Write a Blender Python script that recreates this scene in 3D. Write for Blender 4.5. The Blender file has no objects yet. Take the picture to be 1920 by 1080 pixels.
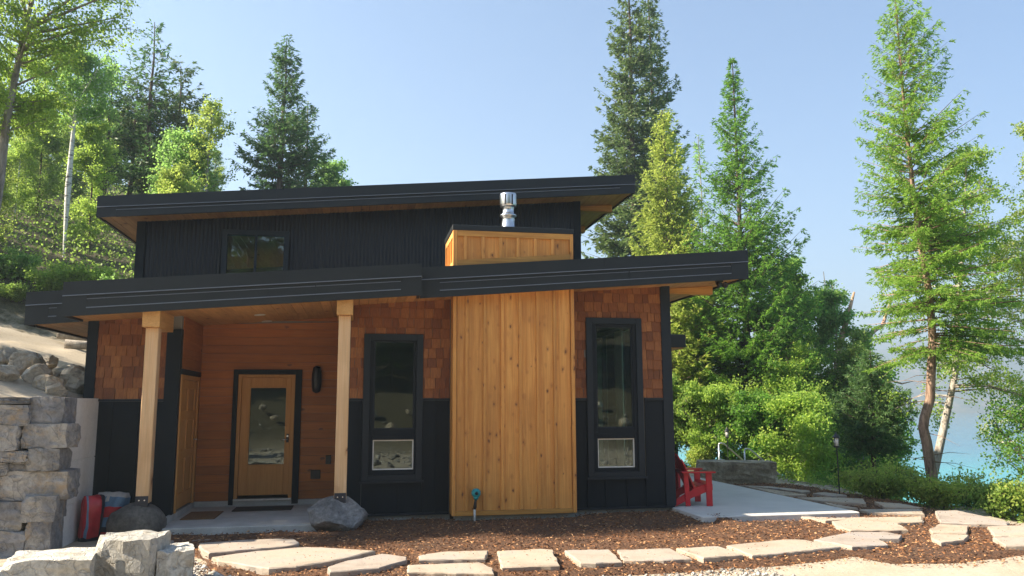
import bpy, bmesh, math, random
import numpy as np
from mathutils import Vector, Matrix, noise
S = bpy.context.scene
COL = S.collection
R = math.radians

# ------------------------------------------------------------------ camera, light, exposure
EYE = 1.65
cam = bpy.data.cameras.new('camera')
cam.lens = 28.125; cam.sensor_width = 36; cam.clip_end = 8000; cam.clip_start = .05
co = bpy.data.objects.new('camera', cam); COL.objects.link(co)
yaw, pit, rol = R(10.8), R(8.23), R(0.2)
fwd = Vector((math.sin(yaw)*math.cos(pit), math.cos(yaw)*math.cos(pit), math.sin(pit)))
r0 = Vector((math.cos(yaw), -math.sin(yaw), 0)); u0 = r0.cross(fwd)
rt = r0*math.cos(rol) - u0*math.sin(rol); up = rt.cross(fwd)
m = Matrix.Identity(4)
for i in range(3):
    m[i][0], m[i][1], m[i][2] = rt[i], up[i], -fwd[i]
m[2][3] = EYE
co.matrix_world = m
S.camera = co

SUN_EL, SUN_AZ = 37.0, -86.0          # azimuth clockwise from +Y
w = bpy.data.worlds.new('World'); S.world = w; w.use_nodes = True
nt = w.node_tree
sky = nt.nodes.new('ShaderNodeTexSky'); sky.sky_type = 'NISHITA'; sky.sun_disc = False
sky.sun_elevation = R(SUN_EL); sky.sun_rotation = R(SUN_AZ)
sky.air_density = 1.2; sky.dust_density = .2; sky.ozone_density = 6.0; sky.altitude = 300
bg = nt.nodes['Background']; bg.inputs['Strength'].default_value = .0505
nt.links.new(sky.outputs[0], bg.inputs[0])
sl = bpy.data.lights.new('sun', 'SUN'); sl.energy = 4.6; sl.angle = R(.6); sl.color = (1, .88, .70)
so = bpy.data.objects.new('sun', sl); COL.objects.link(so)
sd = Vector((math.sin(R(SUN_AZ))*math.cos(R(SUN_EL)), math.cos(R(SUN_AZ))*math.cos(R(SUN_EL)), math.sin(R(SUN_EL))))
so.rotation_euler = sd.to_track_quat('Z', 'Y').to_euler(); so.location = (0, 0, 40)
S.view_settings.view_transform = 'Standard'; S.view_settings.look = 'None'
S.view_settings.exposure = 2.05; S.view_settings.gamma = 1
S.cycles.max_bounces = 8; S.cycles.transparent_max_bounces = 12; S.cycles.volume_bounces = 0
S.cycles.use_denoising = True

# ------------------------------------------------------------------ helpers
rnd = random.Random(7)
class N:                                           # small node helper
    def __init__(s, name):
        s.m = bpy.data.materials.new(name); s.m.use_nodes = True; s.t = s.m.node_tree
        s.b = s.t.nodes['Principled BSDF']
    def n(s, ty, **kw):
        x = s.t.nodes.new(ty)
        for k, v in kw.items():
            if k.startswith('i_'):
                k = k[2:]; k = int(k) if k.isdigit() else k
                x.inputs[k].default_value = v
            else: setattr(x, k, v)
        return x
    def l(s, a, b): s.t.links.new(a, b)
    def val(s, sock, v):
        if hasattr(v, 'links'): s.l(v, sock)
        else: sock.default_value = v
    def pos(s, scale=(1, 1, 1), off=0):
        g = s.n('ShaderNodeNewGeometry'); mp = s.n('ShaderNodeMapping'); mp.inputs['Scale'].default_value = scale
        if off:
            oi = s.n('ShaderNodeObjectInfo'); ml = s.n('ShaderNodeMath', operation='MULTIPLY', i_1=float(off)); s.l(oi.outputs['Random'], ml.inputs[0])
            ad = s.n('ShaderNodeVectorMath', operation='ADD'); s.l(g.outputs['Position'], ad.inputs[0]); s.l(ml.outputs[0], ad.inputs[1]); s.l(ad.outputs[0], mp.inputs[0])
        else: s.l(g.outputs['Position'], mp.inputs[0])
        return mp.outputs[0]
    def noise(s, vec, scale, detail=6, rough=.6, dist=0):
        x = s.n('ShaderNodeTexNoise'); s.l(vec, x.inputs['Vector']); x.inputs['Scale'].default_value = scale
        x.inputs['Detail'].default_value = detail; x.inputs['Roughness'].default_value = rough; x.inputs['Distortion'].default_value = dist
        return x.outputs['Fac']
    def ramp(s, fac, stops, interp='LINEAR'):
        x = s.n('ShaderNodeValToRGB'); x.color_ramp.interpolation = interp; s.l(fac, x.inputs[0]); e = x.color_ramp.elements
        while len(e) < len(stops): e.new(.5)
        for k, (p, c) in enumerate(stops):
            e[k].position = p; e[k].color = (*c, 1) if hasattr(c, '__len__') else (c, c, c, 1)
        return x.outputs[0]
    def mix(s, fac, a, b, blend='MIX'):
        x = s.n('ShaderNodeMix', data_type='RGBA', blend_type=blend); s.val(x.inputs[0], fac)
        for k, v in ((6, a), (7, b)):
            if hasattr(v, 'links'): s.l(v, x.inputs[k])
            else: x.inputs[k].default_value = (*v, 1)
        return x.outputs[2]
    def col(s, v):
        if hasattr(v, 'links'): s.l(v, s.b.inputs['Base Color'])
        else: s.b.inputs['Base Color'].default_value = (*v, 1)
    def bump(s, h, st=.3, d=.01):
        x = s.n('ShaderNodeBump'); x.inputs['Strength'].default_value = st; x.inputs['Distance'].default_value = d
        s.l(h, x.inputs['Height']); s.l(x.outputs[0], s.b.inputs['Normal'])
    def rough(s, v): s.val(s.b.inputs['Roughness'], v)
    def rand(s):
        return s.n('ShaderNodeObjectInfo').outputs['Random']

def wood(name, c_lo, c_hi, axis, knots=0., rough=.55, grain=1., vary=.35, knot_scale=3.0):
    """sawn wood, grain along axis 0/1/2; knots 0..1; every board its own offset and tone"""
    k = N(name)
    sc = [9., 9., 9.]; sc[axis] = .55
    v = k.pos(tuple(sc), 37.)
    g1 = k.noise(v, 1.6, 5, .6, 1.2)
    sc2 = [60., 60., 60.]; sc2[axis] = 1.5
    g2 = k.noise(k.pos(tuple(sc2), 37.), 1., 3, .5)
    c = k.mix(k.ramp(g1, [(.3, 0.), (.7, 1.)]), c_lo, c_hi)
    c = k.mix(k.ramp(g2, [(.4, 0.), (.75, .35*grain)]), c, tuple(x*.55 for x in c_lo))
    if knots:
        sk = [knot_scale*1.5]*3; sk[axis] = knot_scale*.85
        pv = k.pos(tuple(sk), 37.); nn = k.n('ShaderNodeTexNoise'); k.l(pv, nn.inputs['Vector']); nn.inputs['Scale'].default_value = 2.2; nn.inputs['Detail'].default_value = 3
        wv = k.n('ShaderNodeVectorMath', operation='MULTIPLY_ADD'); k.l(nn.outputs['Color'], wv.inputs[0]); wv.inputs[1].default_value = (.35, .35, .35); k.l(pv, wv.inputs[2])
        vo = k.n('ShaderNodeTexVoronoi'); k.l(wv.outputs[0], vo.inputs['Vector']); vo.inputs['Scale'].default_value = 1.0
        sc_ = k.n('ShaderNodeSeparateColor'); k.l(vo.outputs['Color'], sc_.inputs[0])
        rad = k.n('ShaderNodeMath', operation='MULTIPLY_ADD', i_1=.26*knots, i_2=.10); k.l(sc_.outputs[1], rad.inputs[0])
        dv = k.n('ShaderNodeMath', operation='DIVIDE'); k.l(vo.outputs['Distance'], dv.inputs[0]); k.l(rad.outputs[0], dv.inputs[1])
        gate = k.ramp(sc_.outputs[0], [(.20, 0.), (.24, 1.)])
        halo = k.n('ShaderNodeMath', operation='MULTIPLY'); k.l(k.ramp(dv.outputs[0], [(.0, .55), (.55, .5), (1., 0.)]), halo.inputs[0]); k.l(gate, halo.inputs[1])
        mm = k.n('ShaderNodeMath', operation='MULTIPLY'); k.l(k.ramp(dv.outputs[0], [(.0, .95), (.28, .8), (.46, 0.)]), mm.inputs[0]); k.l(gate, mm.inputs[1])
        c = k.mix(halo.outputs[0], c, (.42, .15, .035)); c = k.mix(mm.outputs[0], c, (.09, .034, .014))
        big = k.noise(k.pos((.9, .9, .9), 53.), 1.3, 4, .6); c = k.mix(k.ramp(big, [(.45, 0.), (.7, .35)]), c, tuple(x*.62 for x in c_lo))
    tone = k.ramp(k.rand(), [(0., 1-vary), (1., 1.+vary*.25)])
    c = k.mix(1., c, tone, 'MULTIPLY')
    k.col(c); k.rough(rough); k.bump(g2, .25, .004)
    return k.m
def plain(name, c, rough=.5, metal=0., nz=.0, scale=8., bump=0.):
    k = N(name)
    if nz:
        f = k.noise(k.pos(), scale, 6, .6)
        k.col(k.mix(k.ramp(f, [(.3, 0.), (.7, 1.)]), tuple(x*(1-nz) for x in c), tuple(min(1, x*(1+nz)) for x in c)))
        if bump: k.bump(f, bump, .01)
    else: k.col(c)
    k.b.inputs['Metallic'].default_value = metal; k.rough(rough)
    return k.m
def rock_mat(name, cols, scale=2.5, lichen=None, bump=1.):
    k = N(name)
    p = k.pos((1, 1, 1), 11.)
    f = k.noise(p, scale, 9, .65, .4); g = k.noise(p, scale*7, 8, .7)
    c = k.ramp(f, [(.28, cols[0]), (.47, cols[1]), (.62, cols[2]), (.75, cols[1])])
    c = k.mix(k.ramp(g, [(.35, .5), (.6, 0.)]), c, tuple(x*.45 for x in cols[0]))
    if lichen: c = k.mix(k.ramp(k.noise(p, scale*1.7, 6, .7), [(.55, 0.), (.68, .8)]), c, lichen)
    tone = k.ramp(k.rand(), [(0., .72), (1., 1.12)])
    k.col(k.mix(1., c, tone, 'MULTIPLY')); k.rough(.88)
    mx = k.n('ShaderNodeMath', operation='ADD'); k.l(f, mx.inputs[0]); k.l(g, mx.inputs[1])
    vo = k.n('ShaderNodeTexVoronoi', feature='DISTANCE_TO_EDGE'); vo.inputs['Scale'].default_value = scale*1.6
    wv = k.n('ShaderNodeVectorMath', operation='ADD'); nn = k.n('ShaderNodeTexNoise'); k.l(p, nn.inputs['Vector']); nn.inputs['Scale'].default_value = 3.
    k.l(p, wv.inputs[0]); k.l(nn.outputs['Color'], wv.inputs[1]); k.l(wv.outputs[0], vo.inputs['Vector'])
    cr = k.ramp(vo.outputs['Distance'], [(.0, 0.), (.03, 1.)]); m2 = k.n('ShaderNodeMath', operation='MULTIPLY_ADD', i_1=.25); k.l(cr, m2.inputs[0]); k.l(mx.outputs[0], m2.inputs[2])
    k.bump(m2.outputs[0], bump, .05)
    return k.m
def leaf_mat(name, c1, c2, c3, trans=.45):
    k = N(name)
    g = k.n('ShaderNodeNewGeometry')
    f = k.noise(k.pos((1, 1, 1), 5.), .9, 3, .6)
    a = k.ramp(g.outputs['Random Per Island'], [(0., c1), (.55, c2), (1., c3)])
    c = k.mix(k.ramp(f, [(.35, 0.), (.65, .55)]), a, tuple(x*.6 for x in c1))
    k.col(c); k.rough(.55); k.b.inputs['Specular IOR Level'].default_value = .3
    tr = k.n('ShaderNodeBsdfTranslucent'); k.l(k.mix(.5, c, tuple(min(.85, x*q) for x, q in zip(c3, (1.35, 1.9, 1.5)))), tr.inputs[0])
    mx = k.n('ShaderNodeMixShader'); mx.inputs[0].default_value = trans
    out = k.t.nodes['Material Output']
    k.l(k.b.outputs[0], mx.inputs[1]); k.l(tr.outputs[0], mx.inputs[2]); k.l(mx.outputs[0], out.inputs[0])
    return k.m
def bark_mat(name, c1, c2, sc=(14, 14, 3), white=False):
    k = N(name); f = k.noise(k.pos(sc), 1., 7, .7, .6)
    if white:
        g = k.noise(k.pos((5, 5, 22)), 1., 4, .7)
        c = k.mix(k.ramp(g, [(.56, 0.), (.62, 1.)]), k.mix(k.ramp(f, [(.3, 0.), (.7, 1.)]), c1, c2), (.03, .028, .025))
    else: c = k.mix(k.ramp(f, [(.38, 0.), (.62, 1.)]), c1, c2)
    k.col(c); k.rough(.9); k.bump(f, .9, .03); return k.m

def link(name, me, mat=None, parent=None, loc=None):
    o = bpy.data.objects.new(name, me); COL.objects.link(o)
    if mat and me and not me.materials: me.materials.append(mat)
    if parent: o.parent = parent
    if loc is not None: o.location = loc
    return o
def tag(o, label, cat, group=None):
    o['label'] = label; o['category'] = cat
    if group: o['group'] = group
    return o
def thing(name, label, cat, loc=(0, 0, 0), group=None, rz=0):
    o = bpy.data.objects.new(name, None); COL.objects.link(o); o.location = loc; o.rotation_euler = (0, 0, rz); o.empty_display_size = .1
    return tag(o, label, cat, group)
def struct(o, kind='structure'): o['kind'] = kind; return o
class MB:
    def __init__(s): s.v = []; s.f = []
    def add(s, vs, fs):
        b = len(s.v); s.v += [tuple(v) for v in vs]; s.f += [tuple(b+i for i in f) for f in fs]; return s
    def box(s, x0, x1, y0, y1, z0, z1, zt=None, zb=None):
        """zt / zb: functions of x for a sloped top / bottom"""
        T = zt or (lambda x: z1); B = zb or (lambda x: z0)
        vs = [(x0, y0, B(x0)), (x1, y0, B(x1)), (x1, y1, B(x1)), (x0, y1, B(x0)), (x0, y0, T(x0)), (x1, y0, T(x1)), (x1, y1, T(x1)), (x0, y1, T(x0))]
        return s.add(vs, [(0, 3, 2, 1), (4, 5, 6, 7), (0, 1, 5, 4), (1, 2, 6, 5), (2, 3, 7, 6), (3, 0, 4, 7)])
    def tube(s, pts, rad, n=8, cap=True):
        pts = [Vector(p) for p in pts]; b = len(s.v); prev = None
        if not hasattr(rad, '__len__'): rad = [rad]*len(pts)
        for i, p in enumerate(pts):
            d = (pts[min(i+1, len(pts)-1)] - pts[max(i-1, 0)]).normalized()
            if prev is None: a = d.orthogonal().normalized()
            else: a = (prev - d*prev.dot(d)).normalized()
            prev = a; c = d.cross(a)
            for k in range(n):
                t = 2*math.pi*k/n; s.v.append(tuple(p + (a*math.cos(t)+c*math.sin(t))*rad[i]))
        for i in range(len(pts)-1):
            for k in range(n):
                k2 = (k+1) % n; s.f.append((b+i*n+k, b+i*n+k2, b+(i+1)*n+k2, b+(i+1)*n+k))
        if cap:
            s.f.append(tuple(b+k for k in reversed(range(n)))); e = b+(len(pts)-1)*n; s.f.append(tuple(e+k for k in range(n)))
        return s
    def lathe(s, prof, c=(0, 0, 0), n=20):
        return s.tube([(c[0], c[1], c[2]+z) for r, z in prof], [max(r, 1e-4) for r, z in prof], n)
    def mesh(s, name, smooth=False, center=None):
        me = bpy.data.meshes.new(name)
        vs = s.v if center is None else [(x-center[0], y-center[1], z-center[2]) for x, y, z in s.v]
        me.from_pydata(vs, [], s.f); me.update()
        if smooth:
            me.polygons.foreach_set('use_smooth', [True]*len(me.polygons))
        return me
    def build(s, name, mat, parent=None, smooth=False, bevel=0, pl=(0, 0, 0)):
        """origin at the mesh's centre; pl = parent's world location (parents are never rotated when this is used)"""
        a = np.array(s.v); c = (a.min(0)+a.max(0))/2
        me = s.mesh(name, smooth, c)
        if bevel:
            bm = bmesh.new(); bm.from_mesh(me)
            bmesh.ops.bevel(bm, geom=[e for e in bm.edges], offset=bevel, segments=1, affect='EDGES', clamp_overlap=True)
            bm.to_mesh(me); bm.free()
        return link(name, me, mat, parent, tuple(c[i]-pl[i] for i in range(3)))
def box(name, mat, parent, x0, x1, y0, y1, z0, z1, bevel=0, pl=(0, 0, 0), **k):
    return MB().box(x0, x1, y0, y1, z0, z1, **k).build(name, mat, parent, bevel=bevel, pl=pl)

def rock_mesh(name, sx, sy, sz, seed, cuts=9, rough=.10, sub=3, boxy=False, nscale=1.3, tight=.75):
    rr = random.Random(seed); bm = bmesh.new()
    if boxy:
        bmesh.ops.create_cube(bm, size=2.0)
        bmesh.ops.subdivide_edges(bm, edges=bm.edges[:], cuts=2**sub-1, use_grid_fill=True)
    else: bmesh.ops.create_icosphere(bm, subdivisions=sub+1, radius=1.0)
    planes = []
    for _ in range(cuts):
        n = Vector((rr.gauss(0, 1), rr.gauss(0, 1), rr.gauss(0, 1))).normalized()
        planes.append((n, (tight if not boxy else tight*1.55)*(1+rr.uniform(-.08, .18))))
    o = Vector((rr.uniform(-50, 50),)*3)
    for v in bm.verts:
        c = v.co
        if boxy: c = c*(1 - .035*(c.length-1))
        for n, d in planes:
            e = c.dot(n)-d
            if e > 0: c = c - n*e
        c = c + Vector([noise.fractal(c*nscale+o+Vector((i*9, 0, 0)), 1.0, 2.0, 4) for i in range(3)])*rough
        v.co = Vector((c.x*sx, c.y*sy, c.z*sz))
    me = bpy.data.meshes.new(name); bm.to_mesh(me); bm.free(); return me

def fast_mesh(name, V, F):
    me = bpy.data.meshes.new(name); n, k = F.shape
    me.vertices.add(len(V)); me.vertices.foreach_set('co', np.ascontiguousarray(V, np.float32).ravel())
    me.loops.add(n*k); me.loops.foreach_set('vertex_index', np.ascontiguousarray(F, np.int32).ravel())
    me.polygons.add(n); me.polygons.foreach_set('loop_start', np.arange(n, dtype=np.int32)*k)
    me.update(calc_edges=True); return me
def nrm(a): return a/np.maximum(np.linalg.norm(a, axis=1, keepdims=True), 1e-9)
def leaf_geo(P, D, L, W, rng):
    s = nrm(np.cross(D, nrm(rng.normal(size=D.shape)))); n = len(P)
    L = np.asarray(L).reshape(-1, 1)*np.ones((n, 1)); W = np.asarray(W).reshape(-1, 1)*np.ones((n, 1))
    V = np.stack([P, P+D*L*.45+s*W*.5, P+D*L, P+D*L*.45-s*W*.5], 1).reshape(-1, 3)
    return V, np.arange(n*4).reshape(n, 4)
def cones(P0, P1, P2, r):                         # thin bent three-sided branches
    d = nrm(P2-P0); a = nrm(np.cross(d, np.tile([[.13, .31, .94]], (len(d), 1)))); b = np.cross(d, a); r = r.reshape(-1, 1)
    V = []
    for P, q in ((P0, 1.), (P1, .6), (P2, .12)):
        for k in range(3):
            t = 2.094*k; V.append(P+(a*math.cos(t)+b*math.sin(t))*r*q)
    V = np.stack(V, 1); n = len(d); F = []
    for i in (0, 3):
        for k in range(3): F.append([i+k, i+(k+1) % 3, i+3+(k+1) % 3, i+3+k])
    F = (np.array(F)[None]+(np.arange(n)*9)[:, None, None]).reshape(-1, 4)
    return V.reshape(-1, 3), F
def merge(parts):
    V = []; F = []; b = 0
    for v, f in parts: V.append(v); F.append(f+b); b += len(v)
    return np.concatenate(V), np.concatenate(F)
def trunk_geo(pts, rad, n=9):
    mb = MB().tube(pts, rad, n, cap=False); return np.array(mb.v), np.array(mb.f)
def interp(pts, z):
    p = np.array(pts); return np.stack([np.interp(z, p[:, 2], p[:, i]) for i in range(3)], 1)

def conifer(seed, pts, r_base, z0, prof, nbr, lpm=34, L=.11, W=.022, rise=.15, droop=.45, tip=.25, tw=.38, sp=.13, az_bias=None, low_dead=0, gap=0., hang=.12, spread=.45):
    """pts trunk points (local); prof [(t, radius)] t 0 at z0 .. 1 at top"""
    rng = np.random.default_rng(seed); p = np.array(pts, float); H = p[-1, 2]
    t = rng.random(nbr)**1.15; z = z0+(H-z0)*t*.995
    pr = np.array(prof); ln = np.interp(t, pr[:, 0], pr[:, 1])*(.62+.5*rng.random(nbr))
    if gap: 
        ok = np.sin(z*2.1+seed)+rng.normal(0, .6, nbr) > -1.2+gap; z, t, ln = z[ok], t[ok], ln[ok]
    n = len(z); az = rng.random(n)*2*np.pi
    if az_bias: ln = ln*(1+az_bias[1]*np.cos(az-az_bias[0]))
    h = np.stack([np.cos(az), np.sin(az), 0*az], 1); q = np.stack([-np.sin(az), np.cos(az), 0*az], 1)
    B0 = interp(pts, z); rs = rise*(.6+1.2*t)+rng.normal(0, .06, n); dr = droop*(1.15-t)*(.8+.4*rng.random(n))
    def at(i, u):
        l = ln[i][:, None]; u = u[:, None]
        return B0[i]+h[i]*l*u+np.array([[0, 0, 1.]])*l*(rs[i][:, None]*u-dr[i][:, None]*u**1.6+tip*u**4)
    idx = np.arange(n)
    wood_ = [trunk_geo(pts, [max(.012, r_base*(1-.93*(zz/H)**.9)) for zz in p[:, 2]]),
             cones(at(idx, np.zeros(n)), at(idx, np.full(n, .5)), at(idx, np.full(n, .97)), np.clip(ln*.014, .006, .05))]
    k = np.maximum(3, np.ceil(ln/sp)*2).astype(int); bi = np.repeat(idx, k); u = rng.random(len(bi))**.8*.93+.07
    side = np.where(rng.random(len(bi)) < .5, -1., 1.)
    T0 = at(bi, u); th = rng.uniform(.6, 1.15, len(bi))
    td = h[bi]*np.cos(th)[:, None]+q[bi]*(side*np.sin(th))[:, None]; td[:, 2] += rng.normal(-hang, .18, len(bi)); td = nrm(td)
    tl = np.maximum(.10, ln[bi]*tw*(1.05-u)**.8*(.6+.7*rng.random(len(bi))))
    kk = np.maximum(2, np.ceil(tl*lpm)).astype(int); ti = np.repeat(np.arange(len(bi)), kk); v = rng.random(len(ti))
    P = T0[ti]+td[ti]*(tl[ti]*v)[:, None]; P[:, 2] -= (tl[ti]*v**2)*.18
    D = nrm(td[ti]*.8+rng.normal(0, spread, (len(ti), 3)))
    P2 = at(bi, np.minimum(1, u)); D2 = nrm(h[bi]+rng.normal(0, .4, (len(bi), 3)))
    P = np.concatenate([P, P2]); D = np.concatenate([D, D2])
    fade = L*(.75+.5*rng.random(len(P)))
    if low_dead:
        zz = rng.random(low_dead)*(z0-.8)+.6; a = rng.random(low_dead)*6.28; hh = np.stack([np.cos(a), np.sin(a), rng.normal(0, .15, low_dead)], 1)
        l = rng.uniform(.2, .9, (low_dead, 1)); b = interp(pts, zz); wood_.append(cones(b, b+hh*l*.5, b+hh*l-np.array([[0, 0, .1]]), np.full(low_dead, .010)))
    return merge(wood_), leaf_geo(P, D, fade, W*(.8+.4*rng.random(len(P))), rng)

def broadleaf(seed, pts, r_base, z0, prof, limbs, subs=9, nl=46, L=.075, W=.05, rise=.55, cl=.26, droopy=.0, az_bias=None, tl=.45):
    rng = np.random.default_rng(seed); p = np.array(pts, float); H = p[-1, 2]
    t = rng.random(limbs)**.9; z = z0+(H-z0)*t*.97; pr = np.array(prof)
    ln = np.interp(t, pr[:, 0], pr[:, 1])*(.6+.55*rng.random(limbs)); az = rng.random(limbs)*2*np.pi
    if az_bias: ln = ln*(1+az_bias[1]*np.cos(az-az_bias[0]))
    h = np.stack([np.cos(az), np.sin(az), 0*az], 1); B0 = interp(pts, z); rs = rise*(.7+.7*rng.random(limbs))
    def at(i, u):
        l = ln[i][:, None]; u = u[:, None]; return B0[i]+h[i]*l*u+np.array([[0, 0, 1.]])*l*(rs[i][:, None]*u-droopy*u**2)
    idx = np.arange(limbs)
    wood_ = [trunk_geo(pts, [max(.012, r_base*(1-.9*(zz/H)**.8)) for zz in p[:, 2]]),
             cones(at(idx, np.zeros(limbs)), at(idx, np.full(limbs, .5)), at(idx, np.ones(limbs)), np.clip(ln*.02, .008, .05))]
    bi = np.repeat(idx, subs); u = rng.random(len(bi))**.6; S0 = at(bi, u)
    sdn = nrm(h[bi]*.6+rng.normal(0, .7, (len(bi), 3))+np.array([[0, 0, .25-droopy]])); sl_ = tl*ln[bi]**.5*(.3+.7*rng.random(len(bi)))
    S1 = S0+sdn*sl_[:, None]
    wood_.append(cones(S0, (S0+S1)/2, S1, np.full(len(bi), .006)))
    ti = np.repeat(np.arange(len(bi)), nl); v = rng.random(len(ti))**.7
    P = S0[ti]+(S1-S0)[ti]*v[:, None]+rng.normal(0, cl*.5, (len(ti), 3))*np.array([[1, 1, .7]])
    D = nrm(rng.normal(0, .7, (len(ti), 3))+np.array([[0, 0, -.35]]))
    return merge(wood_), leaf_geo(P, D, L*(.7+.6*rng.random(len(P))), W*(.8+.4*rng.random(len(P))), rng)

def plant_tree(name, label, cat, loc, geo, bark, leaf, group=None, rz=0, trunk_name='trunk', sc=1.0):
    t = thing(name, label, cat, loc, group, rz); t.scale = (sc,)*3
    (tv, tf), (lv, lf) = geo
    me = fast_mesh(trunk_name, tv, tf); me.polygons.foreach_set('use_smooth', [True]*len(me.polygons)); link(trunk_name, me, bark, t)
    link('crown', fast_mesh('crown', lv, lf), leaf, t)
    return t
def recolour(t, bark, leaf):
    """object-level materials, so that trees of one build share their mesh data"""
    for ch in t.children:
        mm_ = leaf if ch.name.startswith('crown') else bark
        ch.material_slots[0].link = 'OBJECT'; ch.material_slots[0].material = mm_
    return t
def dup(root, loc, rz, label, sc=1.0, group=None):
    r = root.copy(); COL.objects.link(r); r.location = loc; r.rotation_euler = (0, 0, rz); r.scale = (sc, sc, sc); r['label'] = label
    if group: r['group'] = group
    for ch in list(root.children):
        c = ch.copy(); COL.objects.link(c); c.parent = r
    return r

# ------------------------------------------------------------------ materials
M = {}
M['cedar_v'] = wood('knotty_cedar', (.62, .245, .048), (.84, .42, .105), 2, knots=1.25, knot_scale=6.0, vary=.20)
M['cedar_x'] = wood('cedar_trim', (.58, .26, .05), (.78, .40, .09), 0, knots=.8, vary=.2)
M['cedar_y'] = wood('cedar_beam_wood', (.60, .30, .08), (.78, .44, .16), 1, knots=.8, vary=.2)
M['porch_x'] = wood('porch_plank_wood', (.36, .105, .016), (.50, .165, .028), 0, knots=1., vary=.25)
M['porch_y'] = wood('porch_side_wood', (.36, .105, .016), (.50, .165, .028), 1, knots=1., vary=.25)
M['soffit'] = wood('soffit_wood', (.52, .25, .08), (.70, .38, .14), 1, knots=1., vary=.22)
M['post'] = wood('fir_post', (.72, .43, .20), (.82, .57, .33), 2, knots=.9, vary=.1, knot_scale=1.6)
M['door'] = wood('door_wood', (.44, .19, .045), (.56, .27, .07), 2, knots=0, vary=.08, grain=.5)
k = N('cedar_shingle'); g = k.noise(k.pos((70, 70, 3), 9.), 1., 4, .6)
c = k.ramp(k.rand(), [(0., (.20, .066, .022)), (.35, (.26, .088, .027)), (.7, (.33, .118, .034)), (.9, (.42, .165, .05)), (1., (.22, .070, .024))])
k.col(k.mix(k.ramp(g, [(.35, .45), (.65, 0.)]), c, (.07, .02, .008))); k.rough(.8); k.bump(g, .5, .006); M['shingle'] = k.m
k = N('dark_siding'); f = k.noise(k.pos((12, 12, 2), 7.), 1., 5, .6); k.col(k.mix(f, (.003, .006, .009), (.008, .012, .017))); k.rough(.7); k.b.inputs['Specular IOR Level'].default_value = .3; k.bump(f, .2, .004); M['dark'] = k.m
k = N('dark_trim_paint'); f = k.noise(k.pos((6, 6, 6), 7.), 1., 5, .6); k.col(k.mix(f, (.007, .012, .018), (.013, .020, .028))); k.rough(.55); k.b.inputs['Specular IOR Level'].default_value = .35; M['trim'] = k.m
k = N('fascia_metal'); f = k.noise(k.pos((3, 3, 3), 3.), 1., 6, .6); k.col(k.mix(f, (.005, .008, .010), (.010, .014, .017))); k.rough(k.ramp(f, [(.3, .42), (.7, .6)])); M['fascia'] = k.m
M['fascia_lip'] = plain('fascia_hem_highlight', (.17, .175, .185), .4)  # hem paler than the fascia: sky highlight along it put into the colour
k = N('corrugated_metal'); f = k.noise(k.pos((2, 2, 2)), 1., 6, .6); k.col(k.mix(f, (.004, .006, .010), (.009, .011, .017))); k.rough(.45); k.b.inputs['Metallic'].default_value = .3; M['corr'] = k.m
k = N('concrete'); f = k.noise(k.pos(), 3., 9, .65); g = k.noise(k.pos(), 60., 4, .6)
k.col(k.mix(k.ramp(g, [(.35, .25), (.6, 0.)]), k.mix(k.ramp(f, [(.3, 0.), (.7, 1.)]), (.34, .34, .32), (.50, .50, .48)), (.2, .2, .19))); k.rough(.85); k.bump(g, .3, .004); M['concrete'] = k.m
k = N('patio_concrete'); f = k.noise(k.pos(), 1.2, 9, .65); g = k.noise(k.pos(), 90., 4, .6)
k.col(k.mix(k.ramp(g, [(.35, .2), (.6, 0.)]), k.mix(k.ramp(f, [(.3, 0.), (.7, 1.)]), (.50, .485, .455), (.64, .62, .585)), (.30, .28, .26))); k.rough(.8); k.bump(g, .25, .003); M['patio'] = k.m
k = N('wall_concrete'); f = k.noise(k.pos((1, 1, .6)), 2.2, 9, .65); g = k.noise(k.pos((1, 1, 1)), 26., 5, .7)
k.col(k.mix(k.ramp(g, [(.3, .3), (.6, 0.)]), k.mix(k.ramp(f, [(.3, 0.), (.7, 1.)]), (.56, .54, .50), (.74, .72, .68)), (.40, .38, .35))); k.rough(.9); k.bump(g, .4, .006); M['wallconc'] = k.m
M['stone_wall'] = rock_mat('split_ledge_stone', [(.13, .13, .14), (.29, .29, .30), (.48, .46, .43)], 1.6, (.40, .30, .19))
M['pale_block'] = rock_mat('pale_quarried_stone', [(.48, .45, .38), (.72, .68, .60), (.80, .77, .70)], 2.0, (.42, .32, .20))
M['granite'] = rock_mat('granite_boulder', [(.16, .16, .16), (.32, .32, .32), (.52, .51, .50)], 3.0)
M['dark_boulder'] = rock_mat('brown_boulder', [(.07, .062, .055), (.13, .12, .105), (.19, .175, .155)], 3.0, bump=.3)
M['bank_rock'] = rock_mat('bank_rock', [(.42, .33, .23), (.62, .52, .39), (.74, .66, .54)], 1.8, (.60, .40, .20))
M['bench'] = rock_mat('slab_bench_rock', [(.16, .12, .08), (.38, .32, .23), (.56, .49, .38)], 2.0)
k = N('flagstone'); p_ = k.pos((1, 1, 1), 13.); f = k.noise(p_, 1.7, 8, .6, .5); g = k.noise(p_, 35., 6, .7)
c = k.ramp(f, [(.3, (.30, .25, .20)), (.5, (.42, .355, .29)), (.7, (.37, .34, .31))])
tone = k.ramp(k.rand(), [(0., (.86, .86, .90)), (.5, (1., .97, .93)), (1., (1.04, .97, .88))])
k.col(k.mix(k.ramp(g, [(.35, .22), (.55, 0.)]), k.mix(1., c, tone, 'MULTIPLY'), (.26, .21, .16))); k.rough(.85)
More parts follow.
